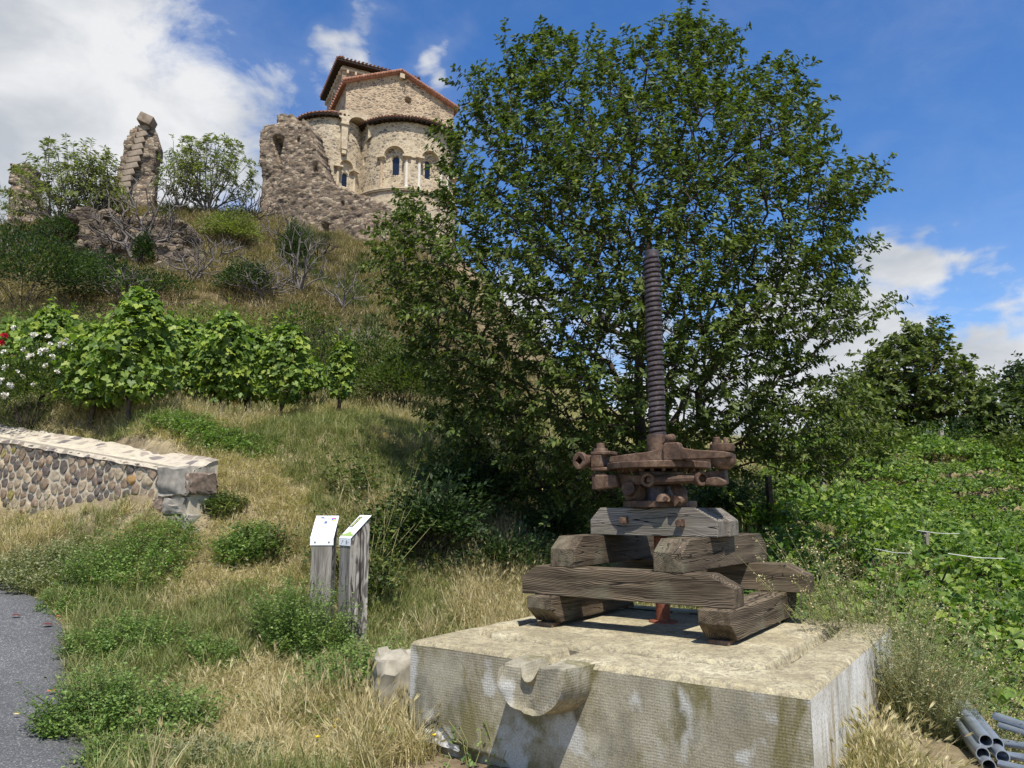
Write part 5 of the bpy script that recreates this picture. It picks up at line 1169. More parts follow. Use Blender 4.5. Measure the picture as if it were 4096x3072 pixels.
# ------------------------------------------------------------------ vines on the terrace, left
def vine(name, b, h, w, seed, label, n=520, stake=None, lean=0.0, group=None, mat='vine', size=.135, trunk_h=.42):
    n = int(n * 1.6); w = w * 1.12; o = empty(name, b, 0, label, 'grapevine', group); rg = np.random.default_rng(seed)
    z = rg.random(n) ** .85; prof = np.interp(z, [0, .12, .5, .8, 1], [.55, 1, 1.0, .72, .28]); a = rg.uniform(0, 2 * math.pi, n); rr = w * prof * (rg.random(n) ** .45) * (1 + .5 * vnoise(a * 1.5, z * 5, 1.2, seed))
    p = np.c_[np.cos(a) * rr, np.sin(a) * rr * .85, trunk_h + z * (h - trunk_h)]; d = np.c_[np.cos(a), np.sin(a), rg.normal(0, .3, n)]
    fw = d * .5 + rg.normal(0, .55, (n, 3)) + np.array([0, 0, -.55]); up = d * .9 + np.array([0, -.3, .75]) + rg.normal(0, .35, (n, 3))
    p[:, 0] += lean * z
    # shoots sticking out above
    ns = 9; sp = []; sf = []; E0 = []; E1 = []
    for k in range(ns):
        q = np.array([rg.uniform(-.7, .7) * w * .6 + lean * .8, rg.uniform(-.5, .5) * w * .6, h * .86]); dd = norm(np.array([rg.normal(0, .35), rg.normal(0, .35), 1.0])); ln = rg.uniform(.2, .55)
        for f in np.linspace(.1, 1, 7): sp.append(q + dd * ln * f + rg.normal(0, .03, 3)); sf.append(rg.normal(0, 1, 3))
        E0.append(q - dd * .3); E1.append(q + dd * ln)
    pos = np.r_[p, np.array(sp)]; fw = np.r_[fw, np.array(sf)]; up = np.r_[up, np.array(sf)[:, ::-1] * .4 + np.array([0, 0, 1.0])]; sz = np.r_[size * rg.uniform(.6, 1.25, n), size * rg.uniform(.35, .75, len(sp))]
    leaf_obj('leaves', L_VN, pos, fw, up, sz, M[mat], o)
    mb = MB(); tw = [(.03 * math.sin(k * 1.7 + seed), .03 * math.cos(k * 2.1 + seed), trunk_h * 1.3 * k / 5 - .1) for k in range(6)]; mb.tube(tw, [.055, .045, .042, .036, .038, .028], 7)
    mb.tube([tw[-2], (-.22, .02, trunk_h + .3), (-.3, .0, trunk_h + .7)], [.024, .014, .008], 5); mb.tube([tw[-2], (.2, .02, trunk_h + .35), (.26, .0, trunk_h + .8)], [.024, .014, .008], 5)
    V, Fc = edge_tubes(E0, E1, .006, .003, 3); tag(link('shoots', np_mesh('shoots', V, Fc, M['grass_g']), o), kind='stuff')
    mb.build('vine_stem', M['bark'], o)
    if stake: s = MB().box(-.03, .03, -.03, .03, -.2, stake).build('stake', M['stake'], o); s.location = (.08, -.06, 0); s.rotation_euler = (.03, .04, .3)
    return o
for i, (u, v, d, vt_, w, n, lb, stk) in enumerate([
    (128, 426, 11.0, 282, .50, 1050, 'tallest grapevine, its thick trunk just above the end of the stone wall', None), (92, 420, 11.6, 318, .45, 700, 'grapevine with crooked forked trunk between the rose bush and the tallest vine', None),
    (40, 420, 12.6, 300, .50, 760, 'leafy grapevine standing behind the white rose bush', None), (2, 418, 13.0, 312, .50, 620, 'grapevine at the left edge behind the roses', None),
    (176, 418, 13.4, 312, .50, 760, 'grapevine with a pale wooden stake right of the tallest vine', .75), (218, 419, 12.8, 305, .44, 780, 'narrow upright grapevine with a tall tip in the middle of the terrace', 1.7),
    (246, 416, 13.8, 322, .42, 560, 'bushy grapevine with a short pale stake, fifth from the wall end', .6), (281, 420, 13.0, 318, .40, 640, 'free standing columnar grapevine left of the last gap', None),
    (306, 412, 15.5, 352, .36, 360, 'small grapevine half hidden behind the columnar one', None), (338, 421, 13.8, 334, .24, 330, 'last slender grapevine at the right end of the terrace', None),
    (150, 412, 16, 312, .55, 600, 'second row grapevine seen between the tallest vine and its neighbour', None), (110, 408, 16.5, 316, .55, 520, 'second row grapevine filling the gap behind the crooked trunk', None), (70, 408, 17, 318, .6, 520, 'second row grapevine above the roses', None),
    (196, 410, 16.2, 330, .5, 460, 'second row grapevine behind the middle stake', None), (262, 410, 17, 344, .45, 380, 'second row grapevine behind the fifth vine', None)]):
    b = P(u, v, d); b[2] = h1(b[0], b[1]); hh = P(u, vt_, d)[2] - b[2] - .15; vine('grapevine', b, hh, w, 200 + i, lb, n, stk, 0.05, size=.155 if d < 15 else .16)
# ------------------------------------------------------------------ white rose bush at the left edge
b = P(30, 424, 11.95); b[2] = h1(b[0], b[1]) - .05
rose = bush('rose_bush', b, (1.15, .7, 1.0), 5200, .06, L_SM, 'bush', 'white flowering rose bush in front of the vines at the left edge', 'rose bush', 300, stems=26, fill=.35)
rg = np.random.default_rng(5)
def bloom(mat, n=34, r=.055):
    d = norm(rg.normal(size=(n, 3))); d[:, 2] = abs(d[:, 2]); pos = d * r * .2; V, Fc, rr = leaf_geo(L_SM, pos, d + rg.normal(0, .25, (n, 3)), np.cross(d, rg.normal(size=(n, 3))), np.full(n, r)); return np_mesh('bloom', V, Fc, M[mat], rr)
bm_ = [bloom('petal') for _ in range(3)]
for (u, v) in [(14, 328), (34, 336), (48, 337), (62, 345), (70, 344), (74, 349), (42, 352), (46, 350), (52, 357), (46, 366), (31, 357), (57, 372), (22, 377), (17, 372), (4, 352), (6, 368), (10, 386), (2, 381), (5, 396), (66, 340), (50, 344), (33, 385), (-8, 360), (24, 350)]:
    p = P(u, v, 11.3 + rg.uniform(-.15, .25)); o = link('rose_bloom', bm_[rg.integers(3)], rose, p - b); o.scale = (rg.uniform(.6, 1.15),) * 3; o.rotation_euler = (R(50), 0, rg.uniform(0, 6))
rmesh = bloom('petal_red')
for (u, v) in [(1, 343), (4, 336)]:
    p = P(u, v, 11.6); o = link('rose_bloom', rmesh, rose, p - b); tag(o, 'red rose bloom at the left edge'); o.rotation_euler = (R(50), 0, 1)
# ------------------------------------------------------------------ vineyard on the right
vm_ = []
rg = np.random.default_rng(77)
for k in range(5):
    n = 430; d = norm(rg.normal(size=(n, 3))); d[:, 2] = np.abs(d[:, 2]) * 1.0 - .25; rr = rg.random(n) ** .4
    p = d * rr[:, None] * np.array([.80, .74, .48]) + np.array([0, 0, .62]); fw = d * .6 + rg.normal(0, .5, (n, 3)) + np.array([0, 0, -.25]); up = np.array([0, -.15, 1.0]) + d * .6 + rg.normal(0, .35, (n, 3))
    sz = .145 * rg.uniform(.6, 1.25, n); ns = 26; q = np.c_[rg.uniform(-.5, .5, ns), rg.uniform(-.6, .6, ns), rg.uniform(1.05, 1.38, ns)]
    V, Fc, r = leaf_geo(L_VN, np.r_[p, q], np.r_[fw, rg.normal(0, 1, (ns, 3))], np.r_[up, rg.normal(0, .5, (ns, 3)) + np.array([0, 0, 1.0])], np.r_[sz, np.full(ns, .085)])
    me = np_mesh('leaves', V, Fc, M['vine_r'], r)
    t = MB(); t.tube([(0, 0, -.15), (.03, .02, .25), (-.02, .0, .5), (.0, .1, .75)], [.04, .034, .03, .015], 6); t.tube([(-.02, 0, .5), (.1, -.2, .8), (.05, -.45, .95)], [.022, .014, .006], 5); t.tube([(-.02, 0, .5), (-.15, .2, .85), (-.1, .4, 1.1)], [.022, .014, .006], 5)
    tm = t.build('vine_stem', M['bark']); st = tm.data; bpy.data.objects.remove(tm)
    vm_.append((me, st))
RN = ['nearest', 'second', 'third', 'fourth', 'fifth', 'sixth', 'seventh', 'eighth', 'ninth', 'tenth', 'eleventh']
near_v = []
for k in range(11):
    cnt = 0
    for y in np.arange(6.2 if k else 7.8, 28.5, 1.05):
        x = 2.72 + 1.38 * k + .35 * (y - 7) + rg.normal(0, .08); u = 512 + F * x / (y * 1.01)
        if u > 1100 or x < 2.6: continue
        z = h1(x, y); me, st = vm_[rg.integers(5)]; cnt += 1
        lb = '%s grapevine from the near end of the %s row beside the basin' % (['first', 'second', 'third', 'fourth', 'fifth', 'sixth'][cnt - 1], RN[k]) if cnt <= 6 else 'green grapevine in the far part of the %s row of the low vineyard' % RN[k]
        o = empty('vineyard_vine', (x, y + rg.normal(0, .1), z), rg.uniform(-.4, .4) + (math.pi if rg.random() < .5 else 0), lb, 'grapevine', 'vines of the low vineyard, %s row' % RN[k])
        s = rg.uniform(.88, 1.12); o.scale = (s, s, s * rg.uniform(.9, 1.1)); link('leaves', me, o); link('vine_stem', st, o)
        if y < 8.6 and 740 < u < 1060: near_v.append((o, u))
# the large leaves of the nearest vines are parts of their own
lv, lf = L_VN; lmesh = [np_mesh('leaf', lv, lf, M['vine_r'], np.full(len(lv), q)) for q in (.05, .35, .6, .85)]
for o, u in near_v[:7]:
    for k in range(40):
        d = norm(rg.normal(size=3)); d[2] = abs(d[2]) * .9; d[1] = -abs(d[1]) if math.cos(o.rotation_euler.z) > 0 else abs(d[1])
        p = d * np.array([.80, .76, .50]) * rg.uniform(.92, 1.06) + np.array([0, 0, .74]); fw = d * .5 + rg.normal(0, .5, 3) + (0, 0, -.25); up = norm(np.array([0, 0, 1.0]) + d * .7 + rg.normal(0, .3, 3))
        x = norm(fw); y = norm(np.cross(up, x)); z = np.cross(x, y); c = link('leaf', lmesh[k % 4], o, p); c.rotation_euler = Matrix(np.array([x, y, z]).T.tolist()).to_euler(); c.scale = (rg.uniform(.13, .20),) * 3
# posts and white drip lines of the trellis
def stick(name, p, h, w, mat, label, cat, rot=(0, 0, 0), group=None):
    o = MB().box(-w, w, -w, w, -.3, h).build(name, M[mat], None, bevel=.004); o.location = tuple(p); o.rotation_euler = rot; return tag(o, label, cat, group)
for (u, d, h, w, mt, lb) in [(818, 16.5, 1.55, .05, 'post', 'grey wooden trellis post at the head of the nearest vineyard row'), (726, 15, 1.35, .045, 'bark', 'dark short trellis stake beside the iron press head'), (729 + 36, 14.0, 1.3, .045, 'bark', 'dark trellis stake in the shade left of the vineyard'),
                             (862, 24, 1.4, .05, 'post', 'grey trellis post further up the nearest rows'), (914, 13.5, .95, .04, 'post', 'trellis post showing over the leaves in the middle of the vineyard')]:
    stick('trellis_post', on_ground(u, d), h, w, mt, lb, 'post', (.03, -.04, .3))
M['drip'] = plain('white_drip_line', (.70, .69, .66), .5, 0, .3, .05)
for (u, v, d, ln, lb) in [(827, 508, 15.5, .7, 'white drip hose sagging from the grey trellis post'), (938, 532, 12.2, .9, 'white drip hose showing between leaves in the middle of the vineyard'), (893, 551, 10.6, .6, 'short bit of white drip hose over the nearer vineyard leaves'), (976, 556, 10.0, 1.0, 'white drip hose near the right edge of the vineyard'), (862, 495, 18.5, .8, 'bit of white drip hose far up the vineyard')]:
    p = P(u, v, d); ln *= .5; a = p + np.array([-ln * .5, .2, .02]); c = p + np.array([ln * .5, -.2, -.02]); o = MB().tube([a, p - np.array([0, 0, .02]), c], .0055, 5).build('drip_line', M['drip']); tag(o, lb, 'hose')
for (u, v, d, lb) in [(894, 453, 31, 'pale concrete fence post left of the walnut trunk'), (938, 458, 28.5, 'pale concrete fence post right of the walnut trunk'), (982, 460, 28.5, 'pale fence post half buried in bushes at the right'), (842, 452, 32, 'pale fence post at the left end of the far wire fence')]:
    q = on_ground(u, d); stick('fence_post', q, 1.35, .07, 'stake', lb, 'post')
fw_ = MB()
qa = [on_ground(u, d) for u, d in ((842, 32), (894, 31), (938, 28.5), (982, 28.5))]
for a, b_ in zip(qa[:-1], qa[1:]):
    for z in (.3, .6, .9, 1.2): fw_.tube([a + (0, 0, z), b_ + (0, 0, z)], .008, 3)
    for f in np.linspace(.03, .97, 26): c = a + (b_ - a) * f; fw_.tube([c + (0, 0, .1), c + (0, 0, 1.25)], .005, 3)
tag(fw_.build('wire_fence', M['galv']), 'thin wire mesh fence strung between the pale posts at the far end', 'fence')
# ------------------------------------------------------------------ weeds, brambles and herb clumps
def herb(name, loc, rx, ry, h, nst, per, size, proto, mat, label, cat, seed, lean=.55, tip=None, group=None, stemr=.0022, ragged=.45):
    """many separate stems with leaves set along them; uneven outline"""
    rg = np.random.default_rng(seed); a = rg.uniform(0, 2 * math.pi, nst); r = rg.random(nst) ** .6 * (1 + .5 * vnoise(a * 1.4, a * 0 + seed, 1.0, seed)); bx = np.c_[np.cos(a) * r * rx * .75, np.sin(a) * r * ry * .75, np.full(nst, -.03)]
    bx[:, 2] += H(loc[0] + bx[:, 0], loc[1] + bx[:, 1]) - loc[2] if abs(loc[2] - h1(loc[0], loc[1])) < .3 else 0
    hh = h * (1 - .45 * r ** 2) * rg.uniform(1 - ragged, 1.15, nst) * (1 + .5 * vnoise(bx[:, 0] * 2 + seed, bx[:, 1] * 2, 1.5, seed + 3)); d = np.c_[np.cos(a) * r, np.sin(a) * r] * lean + rg.normal(0, .22, (nst, 2))
    def at(f, i): q = bx[i].copy(); q[:, :2] += d[i] * (hh[i] * f ** 1.5)[:, None]; q[:, 2] += hh[i] * (f - .12 * f ** 2.5); return q
    I = np.repeat(np.arange(nst), per); f = np.clip(rg.random(nst * per) ** .75, .08, 1); pos = at(f, I) + rg.normal(0, size * .35, (len(I), 3)); az = rg.uniform(0, 2 * math.pi, len(I))
    fw = np.c_[np.cos(az), np.sin(az), rg.normal(.25, .35, len(I))]; up = np.array([0, 0, 1.0]) + rg.normal(0, .45, (len(I), 3)); o = empty(name, loc, 0, label, cat, group)
    leaf_obj('leaves', proto, pos + norm(fw) * size * .3, fw, up, size * rg.uniform(.5, 1.2, len(I)) * (1.15 - .4 * f), M[mat], o)
    i = np.arange(nst); e = np.full(nst, 1.0); V, Fc = edge_tubes(np.r_[bx, at(e * .5, i)], np.r_[at(e * .5, i), at(e, i)], stemr, stemr * .6, 3); tag(link('stems', np_mesh('stems', V, Fc, M['grass_g']), o), kind='stuff')
    if tip:
        k = 7; J = np.repeat(i, k); pos = at(np.ones(len(J)), J) + rg.normal(0, size * .5, (len(J), 3)); leaf_obj('seed_heads', L_SM, pos, rg.normal(0, 1, pos.shape), rg.normal(0, 1, pos.shape), np.full(len(J), size * .5), M[tip], o)
    return o
for i, (x, y, rx, ry, h, ns, lb, tp) in enumerate([
    (2.78, 6.05, .55, .45, 1.22, 420, 'grey green aster weed leaning over the rear right corner of the basin', 'grass_d'), (3.3, 5.55, .60, .45, 1.12, 420, 'broad grey green aster clump between the basin and the vineyard', 'grass_d'), (3.95, 5.4, .6, .45, 1.0, 360, 'grey green aster clump at the right edge above the pipes', 'grass_d'),
    (2.72, 5.25, .30, .35, .78, 200, 'green leafy weed growing against the right side of the basin', None), (3.55, 5.05, .4, .3, .6, 200, 'low aster clump just above the steel pipes', 'grass_d'), (3.6, 6.6, .7, .5, 1.25, 360, 'tall weedy clump at the near end of the vineyard', 'grass_d'), (4.6, 6.2, .6, .5, 1.1, 240, 'weeds under the first vines at the right edge', None)]):
    herb('aster_weed', (x, y, h1(x, y)), rx, ry, h, ns, 40, .036, L_NR, 'greyweed', lb, 'weed', 400 + i, .6, tp)
for i, (u, v, rx, h, ns, sz, mt, lb) in enumerate([
    (300, 658, .52, .74, 420, .036, 'alfalfa', 'round bright alfalfa clump left of the left information post'), (352, 702, .50, .56, 380, .036, 'alfalfa', 'alfalfa clump hiding the foot of the right information post'), (125, 650, .62, .34, 320, .036, 'alfalfa', 'alfalfa clump in the middle of the verge beside the lane'),
    (108, 730, .50, .44, 340, .036, 'alfalfa', 'large dark green alfalfa clump at the edge of the lane near the bottom'), (165, 738, .40, .36, 240, .036, 'alfalfa', 'alfalfa clump right of the large one near the bottom'), (212, 664, .32, .26, 160, .036, 'alfalfa', 'small alfalfa tuft between lane and information posts'),
    (40, 580, 1.1, .46, 460, .042, 'greyweed', 'low spreading herb mat between the lane and the stone wall'), (128, 578, .85, .62, 460, .042, 'alfalfa', 'taller dark herb clump in front of the wall pier'), (85, 604, .6, .2, 200, .036, 'alfalfa', 'bright low herbs along the bend of the lane'),
    (120, 764, .35, .20, 140, .034, 'alfalfa', 'low herb mat spilling onto the lane at the bottom'), (215, 764, .5, .18, 180, .034, 'greyweed', 'flat greyish herb patch at the bottom edge'), (330, 722, .35, .24, 150, .034, 'alfalfa', 'small alfalfa tuft below the two posts'),
    (246, 556, .38, .42, 200, .05, 'alfalfa', 'tall grass green tuft right beside the end of the stone wall'), (222, 512, .25, .3, 90, .05, 'bush', 'weed tuft above the end of the stone wall'), (268, 562, .25, .75, 26, .07, 'bush', 'tall leafy weed stem on the bank left of the posts'),
    (322, 575, .16, .75, 14, .07, 'bush', 'dark upright weed on the bank above the left post'), (195, 438, .8, .32, 260, .055, 'alfalfa', 'bright green ground ivy patch below the middle vines'), (250, 448, .5, .25, 120, .055, 'alfalfa', 'bright weed patch on top of the bank'),
    (366, 600, .40, 1.35, 34, .085, 'bush', 'leafy sapling thicket behind the right information post'), (392, 560, .5, 1.4, 44, .085, 'bush', 'loose bramble shrub climbing the bank left of the dark hollow'), (352, 500, .35, .9, 20, .085, 'bush', 'thin leafy sapling high on the bank')]):
    b = gnd(u, v, 4, 30); herb('herb_clump' if sz < .06 else 'sapling', b, rx, rx * .8, h, ns, 30 if sz < .06 else 26, sz, L_SM, mt, lb, 'weed' if sz < .06 else 'shrub', 500 + i, .5, None, None, .0022 if sz < .06 else .005)
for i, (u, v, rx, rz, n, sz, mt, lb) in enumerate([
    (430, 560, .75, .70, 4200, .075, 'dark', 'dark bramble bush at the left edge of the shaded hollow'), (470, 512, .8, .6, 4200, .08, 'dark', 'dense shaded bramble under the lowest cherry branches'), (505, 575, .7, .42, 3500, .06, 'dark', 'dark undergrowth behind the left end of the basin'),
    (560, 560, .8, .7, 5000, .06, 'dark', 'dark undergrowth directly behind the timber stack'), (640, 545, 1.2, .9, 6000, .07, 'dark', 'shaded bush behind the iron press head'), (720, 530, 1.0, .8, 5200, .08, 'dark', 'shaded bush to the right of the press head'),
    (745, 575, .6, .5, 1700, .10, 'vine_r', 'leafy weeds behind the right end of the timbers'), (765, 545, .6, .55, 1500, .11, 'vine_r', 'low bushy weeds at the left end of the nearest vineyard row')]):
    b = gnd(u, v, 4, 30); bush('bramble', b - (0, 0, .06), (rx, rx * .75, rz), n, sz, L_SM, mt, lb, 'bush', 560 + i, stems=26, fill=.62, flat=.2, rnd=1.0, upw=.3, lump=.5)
for i, (u, d, rx, h, mt, lb) in enumerate([(770, 17, .9, 1.5, 'grass_d', 'straw coloured dry bush left of the nearest vineyard row'), (800, 19, 1.0, 1.5, 'grass_d', 'arching dry grass clump behind the head of the vineyard rows'), (835, 21, 1.0, 1.3, 'grass_g', 'olive weedy clump further back in the field margin'), (742, 15.5, .8, 1.3, 'greyweed', 'greyish weed clump right of the press head'), (878, 25, 1.2, 1.3, 'grass_d', 'dry grass clump at the back of the vineyard'), (960, 27.5, 1.2, 1.3, 'grass_d', 'brown dry clump below the concrete fence post'), (1000, 27, 1.2, 1.2, 'greyweed', 'tall grey weeds at the back right of the vineyard')]):
    b = on_ground(u, d); herb('dry_clump', b, rx, rx * .6, h, 150, 14, .12, L_NR, mt, lb, 'weed', 600 + i, .7, None, None, .006)
# small climbing weed on the broken foot of the basin
o = empty('creeping_weed', BL(.28, -.12, .0), 0, 'trailing clover like weed climbing the broken foot of the basin', 'weed'); pts = []
rg = np.random.default_rng(9); st = MB()
for k in range(9):
    a = np.array([rg.uniform(-.25, .55), rg.uniform(-.3, .0), .0]); b_ = a + (rg.uniform(-.15, .15), rg.uniform(-.05, .08), rg.uniform(.08, .30)); st.tube([a, (a + b_) / 2 + (.03, 0, .02), b_], .0025, 4)
    for j in range(9): f = rg.random(); pts.append(a + (b_ - a) * f + rg.normal(0, .018, 3))
pts = np.array(pts); leaf_obj('leaves', L_SM, pts, rg.normal(0, 1, pts.shape), np.array([0, -.5, 1.0]) + rg.normal(0, .3, pts.shape), rg.uniform(.022, .042, len(pts)), M['alfalfa'], o); st.build('stems', M['grass_g'], o)
# ------------------------------------------------------------------ grasses (stuff): tufts scattered by geometry nodes
def tuft(name, n, h, spread, w, mat, lean=.6, heads=0, seed=0):
    rg = np.random.default_rng(seed); az = rg.uniform(0, 2 * math.pi, n); hh = h * rg.uniform(.45, 1.1, n); r0 = spread * rg.random(n) ** .5; a0 = rg.uniform(0, 2 * math.pi, n)
    base = np.c_[np.cos(a0) * r0, np.sin(a0) * r0, np.full(n, -.02)]; d = np.c_[np.cos(az), np.sin(az)]; ln = lean * rg.uniform(.2, 1.3, n); s = np.c_[-d[:, 1], d[:, 0], np.zeros(n)] * (w * rg.uniform(.6, 1.3, n))[:, None]
    def at(f): q = base.copy(); q[:, :2] += d * (hh * ln * f ** 1.8)[:, None]; q[:, 2] += hh * (f - .28 * ln * f ** 2.2); return q
    p1, p2, p3 = at(.4), at(.78), at(1.0); V = np.stack([base - s, base + s, p1 + s * .85, p1 - s * .85, p2 + s * .5, p2 - s * .5, p3], 1).reshape(-1, 3); b = (np.arange(n) * 7)[:, None, None]
    Fc = (np.array([(0, 1, 2), (0, 2, 3), (3, 2, 4), (3, 4, 5), (5, 4, 6)])[None] + b).reshape(-1, 3); rr = np.repeat(rg.random(n), 7)
    if heads:
        idx = rg.integers(0, n, heads); c = p3[idx]; dd = norm(p3[idx] - p2[idx]); k = 7; dirs = norm(dd[:, None] + rg.normal(0, .13, (heads, k, 3))); pos = np.repeat(c[:, None], k, 1)
        V2, F2, r2 = leaf_geo(L_AW, pos.reshape(-1, 3), dirs.reshape(-1, 3), rg.normal(0, 1, (heads * k, 3)), np.full(heads * k, .055)); Fc = np.r_[Fc, F2 + len(V)]; V = np.r_[V, V2]; rr = np.r_[rr, np.clip(r2 * .3 + .6, 0, 1)]
    return bpy.data.objects.new(name, np_mesh(name, V, Fc, M[mat], rr))
def gn_scatter(name, protos, pts, rot, scl, idx, label, parent=None):
    col = bpy.data.collections.new(name + '_kinds')
    for i, p in enumerate(protos): p.name = '%s_%02d' % (name, i); col.objects.link(p)
    me = bpy.data.meshes.new(name); n = len(pts); me.vertices.add(n); me.vertices.foreach_set('co', np.asarray(pts, np.float32).ravel())
    a = me.attributes.new('rot', 'FLOAT_VECTOR', 'POINT'); a.data.foreach_set('vector', np.asarray(rot, np.float32).ravel())
    a = me.attributes.new('scl', 'FLOAT', 'POINT'); a.data.foreach_set('value', np.asarray(scl, np.float32)); a = me.attributes.new('idx', 'INT', 'POINT'); a.data.foreach_set('value', np.asarray(idx, np.int32))
    o = link(name, me, parent); g = bpy.data.node_groups.new(name, 'GeometryNodeTree'); g.interface.new_socket('Geometry', in_out='INPUT', socket_type='NodeSocketGeometry'); g.interface.new_socket('Geometry', in_out='OUTPUT', socket_type='NodeSocketGeometry')
    gi = g.nodes.new('NodeGroupInput'); go = g.nodes.new('NodeGroupOutput'); ip = g.nodes.new('GeometryNodeInstanceOnPoints'); ci = g.nodes.new('GeometryNodeCollectionInfo'); ci.inputs['Collection'].default_value = col; ci.inputs['Separate Children'].default_value = True; ci.inputs['Reset Children'].default_value = True
    def na(nm, tp): q = g.nodes.new('GeometryNodeInputNamedAttribute'); q.data_type = tp; q.inputs['Name'].default_value = nm; return q.outputs['Attribute']
    ip.inputs['Pick Instance'].default_value = True; L = g.links.new
    L(gi.outputs[0], ip.inputs['Points']); L(ci.outputs[0], ip.inputs['Instance']); L(na('idx', 'INT'), ip.inputs['Instance Index']); L(na('rot', 'FLOAT_VECTOR'), ip.inputs['Rotation']); L(na('scl', 'FLOAT'), ip.inputs['Scale']); L(ip.outputs[0], go.inputs[0])
    m = o.modifiers.new('scatter', 'NODES'); m.node_group = g; return tag(o, label, 'grass', kind='stuff')
rg = np.random.default_rng(123)
def block_mask(x, y):
    q = np.c_[x, y] - BO; t = q @ bd; n = q @ bn; return ((t > -.04) & (t < BW + .04) & (n > -.04) & (n < BW + .04)) | ((t > .25) & (t < BW + .02) & (n < .05) & (n > -2.2))
def wall_mask(x, y):
    q = np.c_[x, y] - WA; s = q @ we; n = q @ wn_; return (s > -.25) & (s < WEND) & (n > -.46) & (n < .06)
def region(n, y0, y1, k0, k1, pw=1.0):
    y = y0 + (y1 - y0) * rg.random(n) ** pw; x = y * (k0 + (k1 - k0) * rg.random(n)); ok = ~in_poly(x, y, ROADPOLY) & ~block_mask(x, y) & ~wall_mask(x, y); return x[ok], y[ok]
def place(x, y, k): z = H(x, y); n = len(x); return np.c_[x, y, z - .01], np.c_[rg.normal(0, .24, n), rg.normal(0, .24, n), rg.uniform(0, 6.28, n)]
# close and middle distance
x, y = region(30000, 4.3, 15.5, -.80, .30, .80); g = vnoise(x, y, .9, 41) + .5 * vnoise(x, y, 2.3, 42) + RNG.normal(0, .08, len(x))
side = -.10 * (x > -2.4) + .14 * (x < -2.4) * (y < 8.4) + .10 * ((x > -4.2) & (y > 10.6)); g = g + side
dry = g < -.02
P_, Ro = place(x[dry], y[dry], 0); n = len(P_); tall = vnoise(x[dry], y[dry], 1.4, 43) + .35 * (np.hypot(x[dry] + .5, y[dry] - 8.7) < 1.2) - .4 * (np.hypot(x[dry] + 2.0, y[dry] - 7.0) < 1.1) > .14
idx = np.where(tall, rg.integers(3, 6, n), rg.integers(0, 3, n))
gn_scatter('dry_grass', [tuft('t', 26, .16, .10, .0030, 'grass_d', 1.5, 0, 1), tuft('t', 30, .11, .12, .0030, 'grass_d', 2.2, 0, 2), tuft('t', 26, .20, .09, .0028, 'grass_d', 1.1, 2, 3), tuft('t', 20, .34, .08, .0030, 'grass_d', .7, 5, 4), tuft('t', 24, .28, .10, .0030, 'grass_d', .9, 4, 5), tuft('t', 22, .42, .09, .0032, 'grass_d', .6, 4, 6)],
           P_, Ro, rg.uniform(.7, 1.25, n), idx, 'straw coloured dry grass on the verge and the bank')
P_, Ro = place(x[~dry], y[~dry], 0); n = len(P_)
gn_scatter('green_grass', [tuft('t', 30, .13, .10, .0030, 'grass_g', 1.2, 0, 11), tuft('t', 30, .19, .09, .0032, 'grass_g', .8, 0, 12), tuft('t', 26, .27, .08, .0034, 'grass_g', .7, 0, 13)], P_, Ro, rg.uniform(.6, 1.2, n), rg.integers(0, 3, n), 'patches of green grass among the straw')
# bottom right corner and behind the basin
x, y = region(4200, 3.9, 6.4, .22, .80); k = (x > 1.6) & ~((x > 2.15) & (y < 5.2)); x, y = x[k], y[k]; P_, Ro = place(x, y, 0); P_[:, 2] = np.maximum(P_[:, 2], -.3); n = len(P_)
gn_scatter('barley_grass', [tuft('t', 22, .40, .08, .0028, 'grass_d', .7, 7, 21), tuft('t', 22, .30, .09, .0028, 'grass_d', .9, 6, 22), tuft('t', 24, .26, .08, .0030, 'grass_g', .9, 0, 23)], P_, Ro, rg.uniform(.7, 1.2, n), rg.integers(0, 3, n), 'bearded dry barley grass beside the basin and the pipes')
# hillside
x, y = region(17000, 15.5, 46, -.78, .03, .9); g = vnoise(x, y, .25, 51) + .5 * vnoise(x, y, .7, 52); P_, Ro = place(x, y, 0); n = len(P_); gr = (g > .30) | ((y < 19) & (g > .0))
gn_scatter('hill_grass', [tuft('t', 30, .45, .22, .011, 'grass_h', .8, 0, 31), tuft('t', 30, .32, .28, .011, 'grass_h', 1.3, 0, 32), tuft('t', 30, .38, .25, .012, 'grass_hg', .9, 0, 33), tuft('t', 26, .55, .2, .012, 'grass_hg', .8, 0, 34)], P_, Ro, rg.uniform(.6, 1.3, n) * np.clip(y / 30, .75, 1.2), np.where(gr, rg.integers(2, 4, n), rg.integers(0, 2, n)), 'tall dry grass and weeds covering the hillside')
# far field edge on the right
x, y = region(9000, 12.5, 33, .04, .80); keep = ~((x > 2.3 + .35 * (y - 7)) & (y < 28.8)) ; x, y = x[keep], y[keep]; P_, Ro = place(x, y, 0); n = len(P_)
gn_scatter('field_grass', [tuft('t', 30, .55, .22, .009, 'grass_d', .8, 0, 61), tuft('t', 30, .42, .25, .009, 'grass_d', 1.2, 0, 62), tuft('t', 30, .5, .22, .010, 'grass_g', .8, 0, 63)], P_, Ro, rg.uniform(.7, 1.35, n), rg.integers(0, 3, n), 'tall straw and weeds along the far edge of the vineyard')
x, y = region(3500, 5.5, 27, .2, .80); P_, Ro = place(x, y, 0); n = len(P_)
gn_scatter('row_grass', [tuft('t', 26, .25, .16, .006, 'grass_g', 1.0, 0, 71)], P_, Ro, rg.uniform(.7, 1.35, n), np.zeros(n), 'green grass between the vineyard rows')
